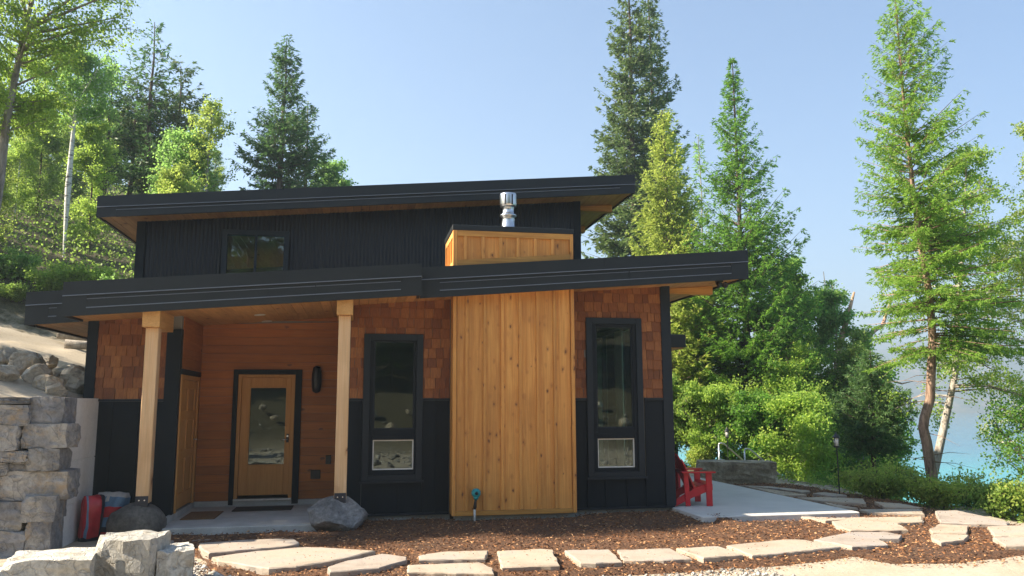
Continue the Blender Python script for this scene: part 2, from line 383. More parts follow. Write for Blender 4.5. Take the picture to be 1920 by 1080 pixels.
vo = k.n('ShaderNodeTexVoronoi'); vo.inputs['Scale'].default_value = 3.5; wv = k.n('ShaderNodeVectorMath', operation='ADD'); nn = k.n('ShaderNodeTexNoise'); k.l(p_, nn.inputs['Vector']); nn.inputs['Scale'].default_value = 5.; k.l(p_, wv.inputs[0]); k.l(nn.outputs['Color'], wv.inputs[1]); k.l(wv.outputs[0], vo.inputs['Vector'])
sv = k.n('ShaderNodeSeparateColor'); k.l(vo.outputs['Color'], sv.inputs[0]); m2 = k.n('ShaderNodeMath', operation='MULTIPLY_ADD', i_1=.6); k.l(sv.outputs[0], m2.inputs[0]); k.l(g, m2.inputs[2])
k.bump(m2.outputs[0], .55, .012); M['flag'] = k.m
k = N('bark_mulch'); p_ = k.pos(); f = k.noise(p_, 38., 6, .7); g = k.noise(p_, 1.1, 4, .6)
k.col(k.mix(k.ramp(g, [(.35, 0.), (.65, .6)]), k.ramp(f, [(.3, (.035, .018, .010)), (.5, (.15, .066, .028)), (.72, (.34, .17, .08))]), (.07, .04, .025))); k.rough(.95); k.bump(f, 1., .04); M['mulch'] = k.m
k = N('mulch_chip'); g = k.n('ShaderNodeNewGeometry'); k.col(k.ramp(g.outputs['Random Per Island'], [(0., (.05, .024, .012)), (.4, (.17, .07, .028)), (.8, (.34, .155, .06)), (1., (.60, .36, .18))])); k.rough(.85); M['chip'] = k.m
k = N('pebble_stone'); g = k.n('ShaderNodeNewGeometry'); k.col(k.ramp(g.outputs['Random Per Island'], [(0., (.16, .15, .14)), (.5, (.34, .32, .29)), (1., (.58, .55, .50))])); k.rough(.9); M['pebble'] = k.m
k = N('window_glass')
gl = k.n('ShaderNodeBsdfGlossy'); gl.inputs['Roughness'].default_value = .0; gl.inputs['Color'].default_value = (.9, .97, .98, 1)
trn = k.n('ShaderNodeBsdfTransparent'); trn.inputs['Color'].default_value = (.80, .90, .86, 1)
fr = k.n('ShaderNodeFresnel'); fr.inputs['IOR'].default_value = 1.62; mx = k.n('ShaderNodeMixShader')
nb = k.n('ShaderNodeBump'); nb.inputs['Strength'].default_value = .04; nb.inputs['Distance'].default_value = .02; k.l(k.noise(k.pos(), 2., 2, .5), nb.inputs['Height']); k.l(nb.outputs[0], gl.inputs['Normal'])
k.l(fr.outputs[0], mx.inputs[0]); k.l(trn.outputs[0], mx.inputs[1]); k.l(gl.outputs[0], mx.inputs[2]); k.l(mx.outputs[0], k.t.nodes['Material Output'].inputs[0]); M['glass'] = k.m
M['black'] = plain('black_metal', (.012, .013, .015), .4)
M['mat_black'] = plain('black_rubber_mat', (.014, .014, .015), .9)
M['mat_brown'] = plain('coir_mat_fibre', (.16, .085, .035), .95, nz=.35, scale=60, bump=.6)
M['steel'] = plain('stainless_flue', (.62, .63, .65), .28, 1., nz=.12, scale=5)
M['galv'] = plain('galvanised_rail', (.55, .57, .60), .38, .8, nz=.12, scale=20)
M['bracket'] = plain('bracket_steel', (.014, .020, .035), .5)
M['bolt'] = plain('zinc_bolt', (.6, .6, .62), .3, 1.)
M['red'] = plain('red_chair_paint', (.50, .012, .022), .42, nz=.12, scale=12)
M['teal'] = plain('teal_plastic', (.01, .26, .28), .4)
M['pvc'] = plain('pvc_pipe', (.55, .55, .52), .45)
M['white'] = plain('white_trim', (.75, .73, .68), .5)
M['room'] = plain('room_plaster', (.22, .21, .19), .9)
M['roomfloor'] = plain('room_floor', (.20, .13, .08), .5)
M['curtain'] = plain('curtain_cloth', (.60, .58, .52), .9)
M['bag_red'] = plain('red_sack_plastic', (.42, .02, .03), .38, nz=.2, scale=9)
M['bag_blue'] = plain('blue_sack_plastic', (.10, .19, .30), .38, nz=.2, scale=9)
M['bag_dark'] = plain('dark_sack_plastic', (.02, .022, .035), .4)
M['bag_white'] = plain('grey_sack_plastic', (.42, .43, .42), .4, nz=.2, scale=9)
M['lantern_glass'] = plain('lantern_glass', (.75, .73, .68), .3)
M['log'] = bark_mat('weathered_log', (.22, .19, .16), (.42, .38, .33))
M['bark_dark'] = bark_mat('conifer_bark', (.050, .035, .027), (.14, .095, .07))
M['bark_larch'] = bark_mat('larch_bark', (.12, .075, .050), (.36, .24, .17))
M['bark_grey'] = bark_mat('aspen_bark', (.16, .14, .11), (.36, .33, .27))
M['bark_mottled'] = bark_mat('mottled_birch_bark', (.20, .17, .14), (.46, .42, .37), (10, 10, 5))
M['bark_birch'] = bark_mat('birch_bark', (.55, .53, .50), (.78, .77, .74), white=True)
M['snag'] = bark_mat('dead_wood', (.34, .20, .12), (.58, .40, .28))
M['l_fir'] = leaf_mat('fir_needles', (.05, .09, .03), (.14, .19, .06), (.27, .32, .11), .25)
M['l_spruce'] = leaf_mat('spruce_needles', (.04, .10, .035), (.09, .17, .05), (.17, .25, .08), .3)
M['l_pine'] = leaf_mat('young_pine_needles', (.16, .25, .03), (.34, .42, .065), (.54, .58, .12), .48)
M['l_larch'] = leaf_mat('larch_needles', (.10, .20, .025), (.21, .34, .045), (.36, .46, .085), .52)
M['l_larch2'] = leaf_mat('dark_larch_needles', (.05, .13, .02), (.12, .24, .03), (.24, .36, .055), .48)
M['l_aspen'] = leaf_mat('aspen_leaves', (0.105, 0.211, 0.031), (0.246, 0.404, 0.061), (0.474, 0.597, 0.105), .58)
M['l_yellow'] = leaf_mat('yellowing_leaves', (.15, .24, .04), (.29, .40, .07), (.50, .48, .12), .58)
M['l_birch'] = leaf_mat('birch_leaves', (.10, .20, .05), (.20, .33, .08), (.36, .45, .14), .58)
M['l_alder'] = leaf_mat('alder_leaves', (.05, .14, .022), (.11, .24, .035), (.24, .36, .06), .52)
M['l_shrub'] = leaf_mat('shrub_leaves', (.09, .17, .03), (.20, .30, .05), (.40, .44, .11), .45)

# ------------------------------------------------------------------ terrain
LAKE = -16.0
def terr(x, y):
    x = np.asarray(x, float); y = np.asarray(y, float)
    z = np.full(np.broadcast(x, y).shape, -.15)
    x = x+0*z; y = y+0*z
    p = 1.66+.07*(y-11)+np.clip(y-20, 0, 4)*.50+np.clip(y-24, 0, 16)*.27
    hill = p+np.where(x < -4, .28*np.minimum(-4-x, 22), -.5*(x+4))
    on = ((x < -3.93) & (y > 11.15)) | (y > 18.4)
    z = np.where(on, np.maximum(z, hill), z)
    lb = np.clip(-7.5-x, 0, 50)*.42; z = np.where(~on, np.maximum(z, -.15+lb), z)
    bb = np.clip(-7.0-y, 0, 3)*.62+np.clip(-10-y, 0, 40)*.28; z = np.where(y < 0, np.maximum(z, -.15+bb), z)
    xe = 9.55+np.clip(9.6-y, 0, 40)*1.3-np.clip(y-19, 0, 60)*.10
    d = x-xe
    dr = np.where(d > 0, -(.10*np.minimum(d, 1.5)+.50*np.clip(d-1.5, 0, 60)), 0)
    z = np.where(d > 0, np.maximum(-.15+dr, LAKE-5), z)
    return z
def tz(x, y): return float(terr(x, y))
def axis(a, b, step, lo, hi):
    c = list(np.arange(a, b, step)); s = step
    while c[-1] < hi: s = min(s*1.18, 150); c.append(c[-1]+s)
    s = step
    while c[0] > lo: s = min(s*1.18, 150); c.insert(0, c[0]-s)
    return np.array(c)
gx = np.sort(np.concatenate([axis(-12, 16, .22, -2600, 2600), [-3.94, -3.92]])); gy = np.sort(np.concatenate([axis(3, 30, .22, -2600, 2600), [11.14, 11.16]]))
X, Y = np.meshgrid(gx, gy, indexing='ij'); Z = terr(X, Y)
rng = np.random.default_rng(3)
inpad = (X > -7) & (X < 10) & (Y > -6) & (Y < 18)
nz = np.array([noise.fractal(Vector((a*.35, b*.35, 0)), 1., 2., 5) for a, b in zip(X.ravel(), Y.ravel())]).reshape(X.shape)
Z = Z+nz*np.where(inpad, .025, .16)*np.where((X > -4) & (X < 5.2) & (Y > 12) & (Y < 18.5), 0, 1)
ni, nj = X.shape; I = np.arange(ni*nj).reshape(ni, nj)
F = np.stack([I[:-1, :-1], I[1:, :-1], I[1:, 1:], I[:-1, 1:]], -1).reshape(-1, 4)
gme = fast_mesh('ground', np.stack([X, Y, Z], -1).reshape(-1, 3), F)
k = N('ground_soil'); p_ = k.pos(); f1 = k.noise(p_, .9, 8, .65); f2 = k.noise(p_, 24., 7, .7); f3 = k.noise(p_, 4., 6, .6)
sp_ = k.n('ShaderNodeSeparateXYZ'); k.l(k.n('ShaderNodeNewGeometry').outputs['Position'], sp_.inputs[0])
def rangef(sock, a, b):
    x = k.n('ShaderNodeMapRange', i_1=a, i_2=b); k.l(sock, x.inputs[0]); return x.outputs[0]
def addf(a, b, op='ADD', v=None):
    x = k.n('ShaderNodeMath', operation=op); k.l(a, x.inputs[0])
    if v is None: k.l(b, x.inputs[1])
    else: x.inputs[1].default_value = v
    return x.outputs[0]
sand = k.mix(k.ramp(f1, [(.3, 0.), (.7, 1.)]), (.38, .31, .22), (.52, .45, .35))
sand = k.mix(k.ramp(f2, [(.35, .35), (.6, 0.)]), sand, (.24, .19, .14))
soil = k.mix(k.ramp(f2, [(.35, 0.), (.65, 1.)]), (.045, .038, .022), (.13, .11, .055))
wob = addf(f3, None, 'MULTIPLY', 3.0)
far = rangef(addf(sp_.outputs[1], wob), 21.0, 22.2)
edge = rangef(addf(sp_.outputs[0], wob), 11.6, 12.6)
rear = rangef(addf(sp_.outputs[1], wob), -2.5, -6.5)
dirt = rangef(addf(sp_.outputs[0], wob), -.6, -2.2)
cc = k.mix(addf(dirt, None, 'MULTIPLY', .0), sand, soil)
cc = k.mix(rear, cc, soil); cc = k.mix(far, cc, soil); cc = k.mix(edge, cc, soil)
k.col(cc); k.rough(.95); k.bump(f2, .6, .03); M['ground'] = k.m
ground = struct(link('ground', gme, M['ground']))
ground['label'] = 'pale sandy ground rising to a wooded slope on one side and dropping to the lake on the other'

# lake
def lake():
    xs = axis(0, 40, 4, -2500, 2600); ys = axis(0, 60, 4, -2500, 2600); A, B = np.meshgrid(xs, ys, indexing='ij'); I = np.arange(A.size).reshape(A.shape)
    F = np.stack([I[:-1, :-1], I[1:, :-1], I[1:, 1:], I[:-1, 1:]], -1).reshape(-1, 4)
    o = struct(link('lake', fast_mesh('lake', np.stack([A, B, 0*A+LAKE], -1).reshape(-1, 3), F)))
    k = N('lake_water'); sp = k.n('ShaderNodeSeparateXYZ'); k.l(k.n('ShaderNodeNewGeometry').outputs['Position'], sp.inputs[0])
    mr = k.n('ShaderNodeMapRange', i_1=35., i_2=230.); k.l(sp.outputs[0], mr.inputs[0])
    n0 = k.noise(k.pos((.03, .03, 1)), 1., 4, .6); ad = k.n('ShaderNodeMath', operation='ADD'); ml = k.n('ShaderNodeMath', operation='MULTIPLY_ADD', i_1=.5, i_2=-.25)
    k.l(n0, ml.inputs[0]); k.l(mr.outputs[0], ad.inputs[0]); k.l(ml.outputs[0], ad.inputs[1])
    k.col(k.ramp(ad.outputs[0], [(0., (.09, .56, .50)), (.4, (.04, .42, .45)), (1., (.03, .20, .32))])); k.rough(.12); k.b.inputs['IOR'].default_value = 1.33
    k.bump(k.noise(k.pos((.9, 1.6, 1)), 1., 6, .65), .5, .25); o.data.materials.append(k.m)
lake()
def hills():
    th = np.radians(np.linspace(-5, 105, 150)); rr = np.concatenate([np.linspace(1480, 2500, 26)])
    T, Q = np.meshgrid(th, rr, indexing='ij'); q = (Q-1480)/1020
    rdg = np.array([noise.fractal(Vector((math.cos(a)*5, math.sin(a)*5, b/260)), 1., 2., 7) for a, b in zip(T.ravel(), Q.ravel())]).reshape(T.shape)
    Zh = LAKE-2+(1-np.exp(-q*5))*(142+20*np.sin(T*3.1+.5))*(1+.22*rdg)+rdg*12*q
    Zh[:, 0] = LAKE-3
    I = np.arange(T.size).reshape(T.shape); F = np.stack([I[:-1, :-1], I[:-1, 1:], I[1:, 1:], I[1:, :-1]], -1).reshape(-1, 4)
    me = fast_mesh('hills', np.stack([Q*np.sin(T), Q*np.cos(T), Zh], -1).reshape(-1, 3), F)
    k = N('far_forest'); f = k.noise(k.pos((.02, .02, .05)), 1., 9, .7); k.col(k.ramp(f, [(.35, (.02, .045, .03)), (.55, (.05, .075, .04)), (.66, (.22, .17, .13))])); k.rough(1.)
    struct(link('hills', me, k.m))
hills()
# smoke haze over the valley
hz = MB().box(-2700, 2700, -2700, 2700, LAKE-6.5, 185).build('haze', None); struct(hz, 'stuff'); hz['label'] = 'pale blue smoke haze over the valley'
hm = bpy.data.materials.new('haze'); hm.use_nodes = True; ht = hm.node_tree; ht.nodes.clear()
ho = ht.nodes.new('ShaderNodeOutputMaterial'); hv = ht.nodes.new('ShaderNodeVolumePrincipled')
hv.inputs['Color'].default_value = (.70, .86, 1., 1); hv.inputs['Density'].default_value = .0011; hv.inputs['Anisotropy'].default_value = .3
ht.links.new(hv.outputs[0], ho.inputs['Volume']); hz.data.materials.append(hm)

# ------------------------------------------------------------------ house
house = thing('house', 'modern two storey cabin with black sloped roofs, cedar shingles and a knotty wood chimney box', 'house', (0, 12.6, 0))
HL = (0, 12.6, 0)
def hp(name, mat, x0, x1, y0, y1, z0, z1, parent=None, bevel=0, **k):
    """house part; parent (if given) is a part whose origin is its own centre"""
    o = MB().box(x0, x1, y0, y1, z0, z1, **k).build(name, mat, None, bevel=bevel); attach(o, parent or house); return o
def wloc(o):
    v = Vector(o.location)
    while o.parent: o = o.parent; v += Vector(o.location)
    return v
def attach(o, parent): o.location = Vector(o.location)-wloc(parent); o.parent = parent; return o
FY = 12.6
ltop = lambda x: 3.62+.082*x                      # lower roof top
lsof = lambda x: 3.62+.082*x-.42
utop = lambda x: 5.14+.0905*(x+4.4)
usof = lambda x: utop(x)-.33
XL, XR, PX, PR = -3.87, 5.05, -2.61, -.20         # house left, right, porch side walls
wt = lambda x: lsof(x)+.12

def wallmesh(name, mat, segs, parent=None):
    mb = MB()
    for s_ in segs:
        zt = s_[6] if len(s_) > 6 else None; mb.box(*s_[:6], zt=zt)
    o = mb.build(name, mat, None); attach(o, parent or house); return o
# sheathing walls (behind the claddings)
T = .16
wallmesh('wall', M['room'], [(XL, PX, FY+.002, FY+T, 0, 0, wt)])
LW = (.17, .91, .56, 2.68); RW = (3.74, 4.49, .56, 2.96)     # window openings
wallmesh('wall', M['room'], [(PR, LW[0], FY, FY+T, 0, 0, wt), (LW[1], 1.42, FY, FY+T, 0, 0, wt), (LW[0], LW[1], FY, FY+T, 0, LW[2]), (LW[0], LW[1], FY, FY+T, LW[3], 0, wt)])
bpy.context.view_layer.update()
wallmesh('wall', M['room'], [(3.28, RW[0], FY, FY+T, 0, 0, wt), (RW[1], XR-.002, FY, FY+T, 0, 0, wt), (RW[0], RW[1], FY, FY+T, 0, RW[2]), (RW[0], RW[1], FY, FY+T, RW[3], 0, wt)])
wallmesh('wall', M['room'], [(PX-T, PX-.002, FY+T, 12.66, .0, 0, wt), (PX-T, PX-.002, 14.0, 14.33, 0, 0, wt), (PX-T, PX-.002, 12.66, 14.0, 2.16, 0, wt), (PX-T-.1, PX-T, 12.6+T, 14.33, 0, 2.3)])
wallmesh('wall', M['room'], [(PX, -2.0, 14.172, 14.33, 0, 0, wt), (-1.0, PR+T, 14.172, 14.33, 0, 0, wt), (-2.0, -1.0, 14.172, 14.33, 2.17, 0, wt)])
wallmesh('wall', M['dark'], [(PR, PR+T, FY+T, 14.17, 0, 0, wt)])
wallmesh('wall', M['dark'], [(XL, XL+T, FY+T, 18.4, 0, 0, wt)])
wallmesh('wall', M['dark'], [(XR-T, XR-.004, FY+T, 13.5, 0, 0, wt), (XR-T, XR-.004, 17.1, 18.24, 0, 0, wt), (XR-T, XR-.004, 13.5, 17.1, 0, .12), (XR-T, XR-.004, 13.5, 17.1, 3.1, 0, wt)])
wallmesh('wall', M['room'], [(XL+T, XR-.004, 18.24, 18.4, 0, 0, wt)])
wallmesh('wall', M['room'], [(1.42, 3.28, 12.28, 12.34, 0, 0, wt)])
hp('room_partition', M['room'], 1.9, 2.0, FY+T, 18.2, .03, 3.2)
hp('room_floor', M['roomfloor'], XL+T, XR-T, 14.34, 18.23, -.12, .02); hp('room_floor', M['roomfloor'], PR+T, XR-T, FY+T, 14.335, -.12, .02)
# foundations
hp('foundation', M['concrete'], PR+.02, 1.42, FY+.02, FY+.14, -.45, -.003); hp('foundation', M['concrete'], 3.30, XR-.03, FY+.02, FY+.14, -.45, -.003)
hp('foundation', M['concrete'], 1.47, 3.27, 12.29, 12.55, -.45, .0); hp('foundation', M['concrete'], XR-.15, XR-.03, FY+.14, 18.3, -.45, -.003)
hp('foundation', M['concrete'], .42, .80, FY+.006, FY+.019, -.105, -.01, bevel=.003)

# dark board siding
def siding(x0, x1, y, z0, z1, cuts, skip=None):
    xs = [x0]+[c for c in cuts if x0 < c < x1]+[x1]
    for a, b in zip(xs, xs[1:]):
        rs = [(a, b, z0, z1)]
        if skip and b > skip[0] and a < skip[1]:
            rs = []
            if a < skip[0]: rs.append((a, skip[0], z0, z1))
            if b > skip[1]: rs.append((skip[1], b, z0, z1))
            rs.append((max(a, skip[0]), min(b, skip[1]), z0, skip[2]))
        for (p, q, r, s) in rs:
            if q-p > .02: hp('board', M['dark'], p+.002, q-.002, y-.022, y-.001, r, s)
    for c in cuts:
        if x0 < c < x1:
            zt_ = skip[2] if skip and skip[0]-.02 < c < skip[1]+.02 else z1
            hp('batten', M['dark'], c-.016, c+.016, y-.042, y-.0225, z0, zt_)
siding(PR, 1.40, FY, .015, 1.70, [-.02, .28, .64, 1.0, 1.2], (.07, .98, .48))
siding(3.33, 4.92, FY, .015, 1.70, [3.62, 3.92, 4.28, 4.60], (3.62, 4.60, .47))
siding(-3.75, -2.80, FY, .015, 1.70, [-3.5, -3.15])
for a, b in ((PR, .07), (.98, 1.40), (3.33, 3.62), (4.60, 4.92), (-3.75, -2.80)):
    hp('flashing', M['trim'], a, b, FY-.055, FY-.001, 1.702, 1.735)
hp('flashing', M['trim'], PR, 1.40, FY-.05, FY-.001, -.018, .013); hp('flashing', M['trim'], 3.33, XR+.01, FY-.05, FY-.001, -.018, .013)
# corner boards
hp('corner_board', M['trim'], 4.92, XR+.035, FY-.045, FY+.12, .014, 0, zt=lambda x: lsof(x)+.0)
hp('corner_board', M['dark'], XL-.02, -3.75, FY-.045, FY+.002, -.1, 0, zt=lsof)
hp('corner_board', M['dark'], -2.80, PX+.012, FY-.045, FY+.10, -.1, 0, zt=lambda x: lsof(x)-.22)
hp('corner_board', M['dark'], PR-.012, PR+.05, FY-.045, FY+.002, -.1, 0, zt=lsof)
# shingles: each one an object, all from a few shared wedge meshes
sh_meshes = {}
def sh_mesh(wd, cut):
    key = (wd, cut)
    if key not in sh_meshes:
        mb = MB(); a = wd/2-.003; h = .195-cut; b0, t0 = -.030, -.006
        mb.add([(-a, b0, 0), (a, b0, 0), (a, 0, 0), (-a, 0, 0), (-a, t0, h), (a, t0, h), (a, 0, h), (-a, 0, h)],
               [(0, 3, 2, 1), (4, 5, 6, 7), (0, 1, 5, 4), (1, 2, 6, 5), (2, 3, 7, 6), (3, 0, 4, 7)])
        me = mb.mesh('shingle'); me.materials.append(M['shingle']); sh_meshes[key] = me
    return sh_meshes[key]
ns = 0
def shingles(x0, x1, skip=None, seed=1):
    global ns
    rr = random.Random(seed); z = 1.737; row = 0
    while z < lsof(x1)-.02:
        x = x0-(row % 2)*.05
        while x < x1-.02:
            wd = rr.choice([.10, .12, .14, .16]); xa, xb = max(x, x0), min(x+wd, x1)
            if x1-xb < .05: xb = x1
            pieces = [(xa, xb)]
            if skip and z+.15 < skip[2] and xb > skip[0] and xa < skip[1]:
                pieces = []
                if xa < skip[0]: pieces.append((xa, skip[0]))
                if xb > skip[1]: pieces.append((skip[1], xb))
            for a, b in pieces:
                if b-a < .03: continue
                lim = lsof((a+b)/2)
                if z > lim-.03: continue
                o = link('shingle', sh_mesh(round(b-a, 2), round(max(0, z+.195-lim-.08), 2)), None, house, ((a+b)/2-HL[0], FY-.003-HL[1]-rr.uniform(0, .006), z+rr.uniform(-.009, .009)))
                o.rotation_euler = (0, rr.uniform(-.012, .012), 0); ns += 1
            x = max(x+wd, xb)
        z += .156; row += 1
shingles(PR+.06, 1.40, (.07, .98, 2.73), 1); shingles(3.33, 4.92, (3.62, 4.57, 3.04), 2); shingles(-3.75, -2.80, None, 3)

# front windows
def window(x0, x1, z0, z1, mid, gx, low, upz, y=FY, flare=.0):
    """outer trim, sash frames, two panes. gx glass x-range; low (z,z) lower pane; upz (z,z) upper pane"""
    yo = y-.06
    mb = MB(); tw = .10
    mb.box(x0, x0+tw, yo, y-.0, z0, z1).box(x1-tw, x1, yo, y, z0, z1).box(x0+tw, x1-tw, yo, y, z1-tw, z1).box(x0+tw, x1-tw, yo, y, z0, z0+tw)
    f = mb.build('window', M['trim'], None, bevel=.003); attach(f, house)
    hp('sill', M['trim'], x0-.03, x1+.03, yo-.03, yo-.001, z0-.02, z0+.018, parent=f)
    a, b = x0+tw, x1-tw
    for (g0, g1, za, zb, ins) in ((gx[0], gx[1], upz[0], upz[1], 0), (gx[0], gx[1], low[0], low[1], 1)):
        oz0, oz1 = (mid, z1-tw) if not ins else (z0+tw, mid)
        s_ = MB()
        yy0, yy1 = y-.035, y+.05
        s_.box(a, g0, yy0, yy1, oz0, oz1).box(g1, b, yy0, yy1, oz0, oz1).box(g0, g1, yy0, yy1, oz0, za).box(g0, g1, yy0, yy1, zb, oz1)
        so_ = s_.build('sash', M['dark'], None, bevel=.004); attach(so_, f)
        s2 = MB(); t_ = .018
        s2.box(g0, g0+t_, y-.012, y+.03, za, zb).box(g1-t_, g1, y-.012, y+.03, za, zb).box(g0+t_, g1-t_, y-.012, y+.03, za, za+t_).box(g0+t_, g1-t_, y-.012, y+.03, zb-t_, zb)
        attach(s2.build('glazing_bead', M['trim'] if not ins else M['white'], None), f)
        attach(MB().box(g0+.004, g1-.004, y+.006, y+.012, za+.004, zb-.004).build('pane', M['glass'], None), f)
    return f
window(.07, .98, .485, 2.73, 1.185, (.23, .85), (.66, 1.11), (1.27, 2.62))
window(3.62, 4.57, .47, 3.04, 1.175, (3.79, 4.41), (.63, 1.09), (1.26, 2.90))
# side glazing on the lake side and its curtains, seen through the right window
fr_ = MB()
for yy in (13.5, 14.7, 15.9, 17.02): fr_.box(XR-.12, XR-.03, yy, yy+.08, .12, 3.1)
fr_.box(XR-.12, XR-.03, 13.58, 17.02, .12, .2).box(XR-.12, XR-.03, 13.58, 17.02, 3.02, 3.1)
sf = attach(fr_.build('window', M['trim'], None), house)
for a, b in ((13.58, 14.7), (14.78, 15.9), (15.98, 17.02)): hp('pane', M['glass'], XR-.08, XR-.072, a+.004, b-.004, .21, 3.01, parent=sf)
def curtain(x, y0, y1, z0, z1, nm='curtain'):
    mb = MB(); n = 26; vs = []
    for i in range(n+1):
        yy = y0+(y1-y0)*i/n; xx = x+.022*math.sin(i*1.9); vs += [(xx, yy, z0), (xx, yy, z1), (xx+.006, yy, z1), (xx+.006, yy, z0)]
    fs = []
    for i in range(n):
        a = i*4; b = a+4
        for j in range(4): fs.append((a+j, a+(j+1) % 4, b+(j+1) % 4, b+j))
    mb.add(vs, fs); attach(mb.build(nm, M['curtain'], None, smooth=True), house)
curtain(XR-.26, 14.25, 14.62, .1, 3.0); curtain(XR-.26, 16.3, 16.95, .1, 3.0)

# chimney box: boards, battens and trim from ground to above the lower roof
BX0, BX1, BY = 1.40, 3.32, 12.2
chim = attach(MB().box(1.9, 2.0, 12.45, 12.5, 3.0, 3.4).build('chimney_box', M['cedar_v'], None), house)
bc = [1.46, 1.615, 1.895, 2.17, 2.45, 2.73, 3.005, 3.26]
for a, b in zip(bc, bc[1:]):
    hp('board', M['cedar_v'], a+.004, b-.004, BY+.002, BY+.022, .07, 0, parent=chim, zt=lambda x: lsof(x)+.02)
for c_ in bc[1:-1]:
    hp('batten', M['cedar_v'], c_-.024, c_+.024, BY-.028, BY+.001, .072, 0, parent=chim, zt=lambda x: lsof(x)+.018, bevel=.002)
for a, b in ((BX0, 1.455), (3.265, BX1)):
    hp('corner_trim', M['cedar_v'], a, b, BY-.034, BY+.05, .0, 0, parent=chim, zt=lsof, bevel=.003)
hp('base_trim', M['cedar_x'], 1.457, 3.263, BY-.020, BY+.03, -.002, .068, parent=chim, bevel=.003)
for x_, s_ in ((BX0, 1), (BX1, -1)):                # side returns
    xa, xb = sorted((x_+.012*s_, x_+.03*s_))
    hp('board', M['cedar_v'], xa, xb, BY+.052, FY-.001, .0, 0, parent=chim, zt=lambda x: lsof(x)+.02)
# above the roof
CT = 4.335; CY1 = 13.3
ub = [1.46, 1.585, 1.865, 2.145, 2.425, 2.70, 2.985, 3.26]
for a, b in zip(ub, ub[1:]):
    hp('board', M['cedar_v'], a+.001, b-.001, BY+.002, BY+.022, 0, CT, parent=chim, zb=lambda x: ltop(x)+.005)
for c_ in ub[1:-1]:
    hp('batten', M['cedar_v'], c_-.027, c_+.027, BY-.032, BY+.001, 0, CT-.092, parent=chim, zb=lambda x: ltop(x)+.122, bevel=.002)
for a, b in ((BX0-.008, 1.455), (3.265, BX1)):
    hp('corner_trim', M['cedar_v'], a, b, BY-.034, BY+.06, 0, CT, parent=chim, zb=lambda x: ltop(x)+.004, bevel=.003)
hp('top_trim', M['cedar_x'], 1.457, 3.263, BY-.034, BY+.001, CT-.09, CT-.001, parent=chim, bevel=.002)
hp('base_trim', M['cedar_x'], 1.457, 3.263, BY-.034, BY+.001, 0, 0, parent=chim, zb=lambda x: ltop(x)+.01, zt=lambda x: ltop(x)+.12)
for x_, s_ in ((BX0-.005, 1), (BX1, -1)):
    xa, xb = sorted((x_+.020*s_, x_+.04*s_)); xo, xi = sorted((x_, x_+.019*s_))
    n_ = 4; w_ = (CY1-BY-.06)/n_
    for i in range(n_): hp('board', M['cedar_v'], xa, xb, BY+.061+i*w_, BY+.059+(i+1)*w_, 0, CT, parent=chim, zb=lambda x: ltop(x)+.005)
    for i in range(1, n_+1): hp('batten', M['cedar_v'], xo, xi, BY+.03+i*w_, BY+.085+i*w_, 0, CT-.092, parent=chim, zb=lambda x: ltop(x)+.12)
    hp('top_trim', M['cedar_y'], xo, xi, BY+.061, CY1+.03, CT-.09, CT-.001, parent=chim)
    hp('base_trim', M['cedar_y'], xo, xi, BY+.061, CY1+.03, 0, 0, parent=chim, zb=lambda x: ltop(x)+.01, zt=lambda x: ltop(x)+.12)
hp('board', M['cedar_v'], BX0+.04, BX1-.04, CY1+.005, CY1+.025, 3.8, CT, parent=chim)
hp('cap_flashing', M['fascia'], BX0-.02, BX1+.012, BY-.034, CY1+.05, CT+.001, CT+.088, parent=chim, bevel=.006)
flue = attach(MB().lathe([(.125, 0), (.125, .03), (.112, .035), (.105, .20), (.103, .24), (.135, .262), (.135, .285), (.095, .30), (.092, .40), (.10, .41)], (2.345, 12.6, CT+.09), 28).build('flue_pipe', M['steel'], None, smooth=True), house)
attach(MB().lathe([(.10, 0), (.132, .012), (.138, .05), (.138, .20), (.132, .232), (.06, .25)], (2.345, 12.6, CT+.50), 28).build('flue_cap', M['steel'], None, smooth=True), flue)
for a_ in (-1.25, -2.1, .2):
    cx, cy = 2.345+.1375*math.cos(a_), 12.6+.1375*math.sin(a_)
    o = MB().box(-.012, .012, -.004, .004, -.085, .085).build('vent_slot', M['black'], None); o.rotation_euler = (0, 0, a_+math.pi/2); o.location = (cx, cy, CT+.615); attach(o, flue)

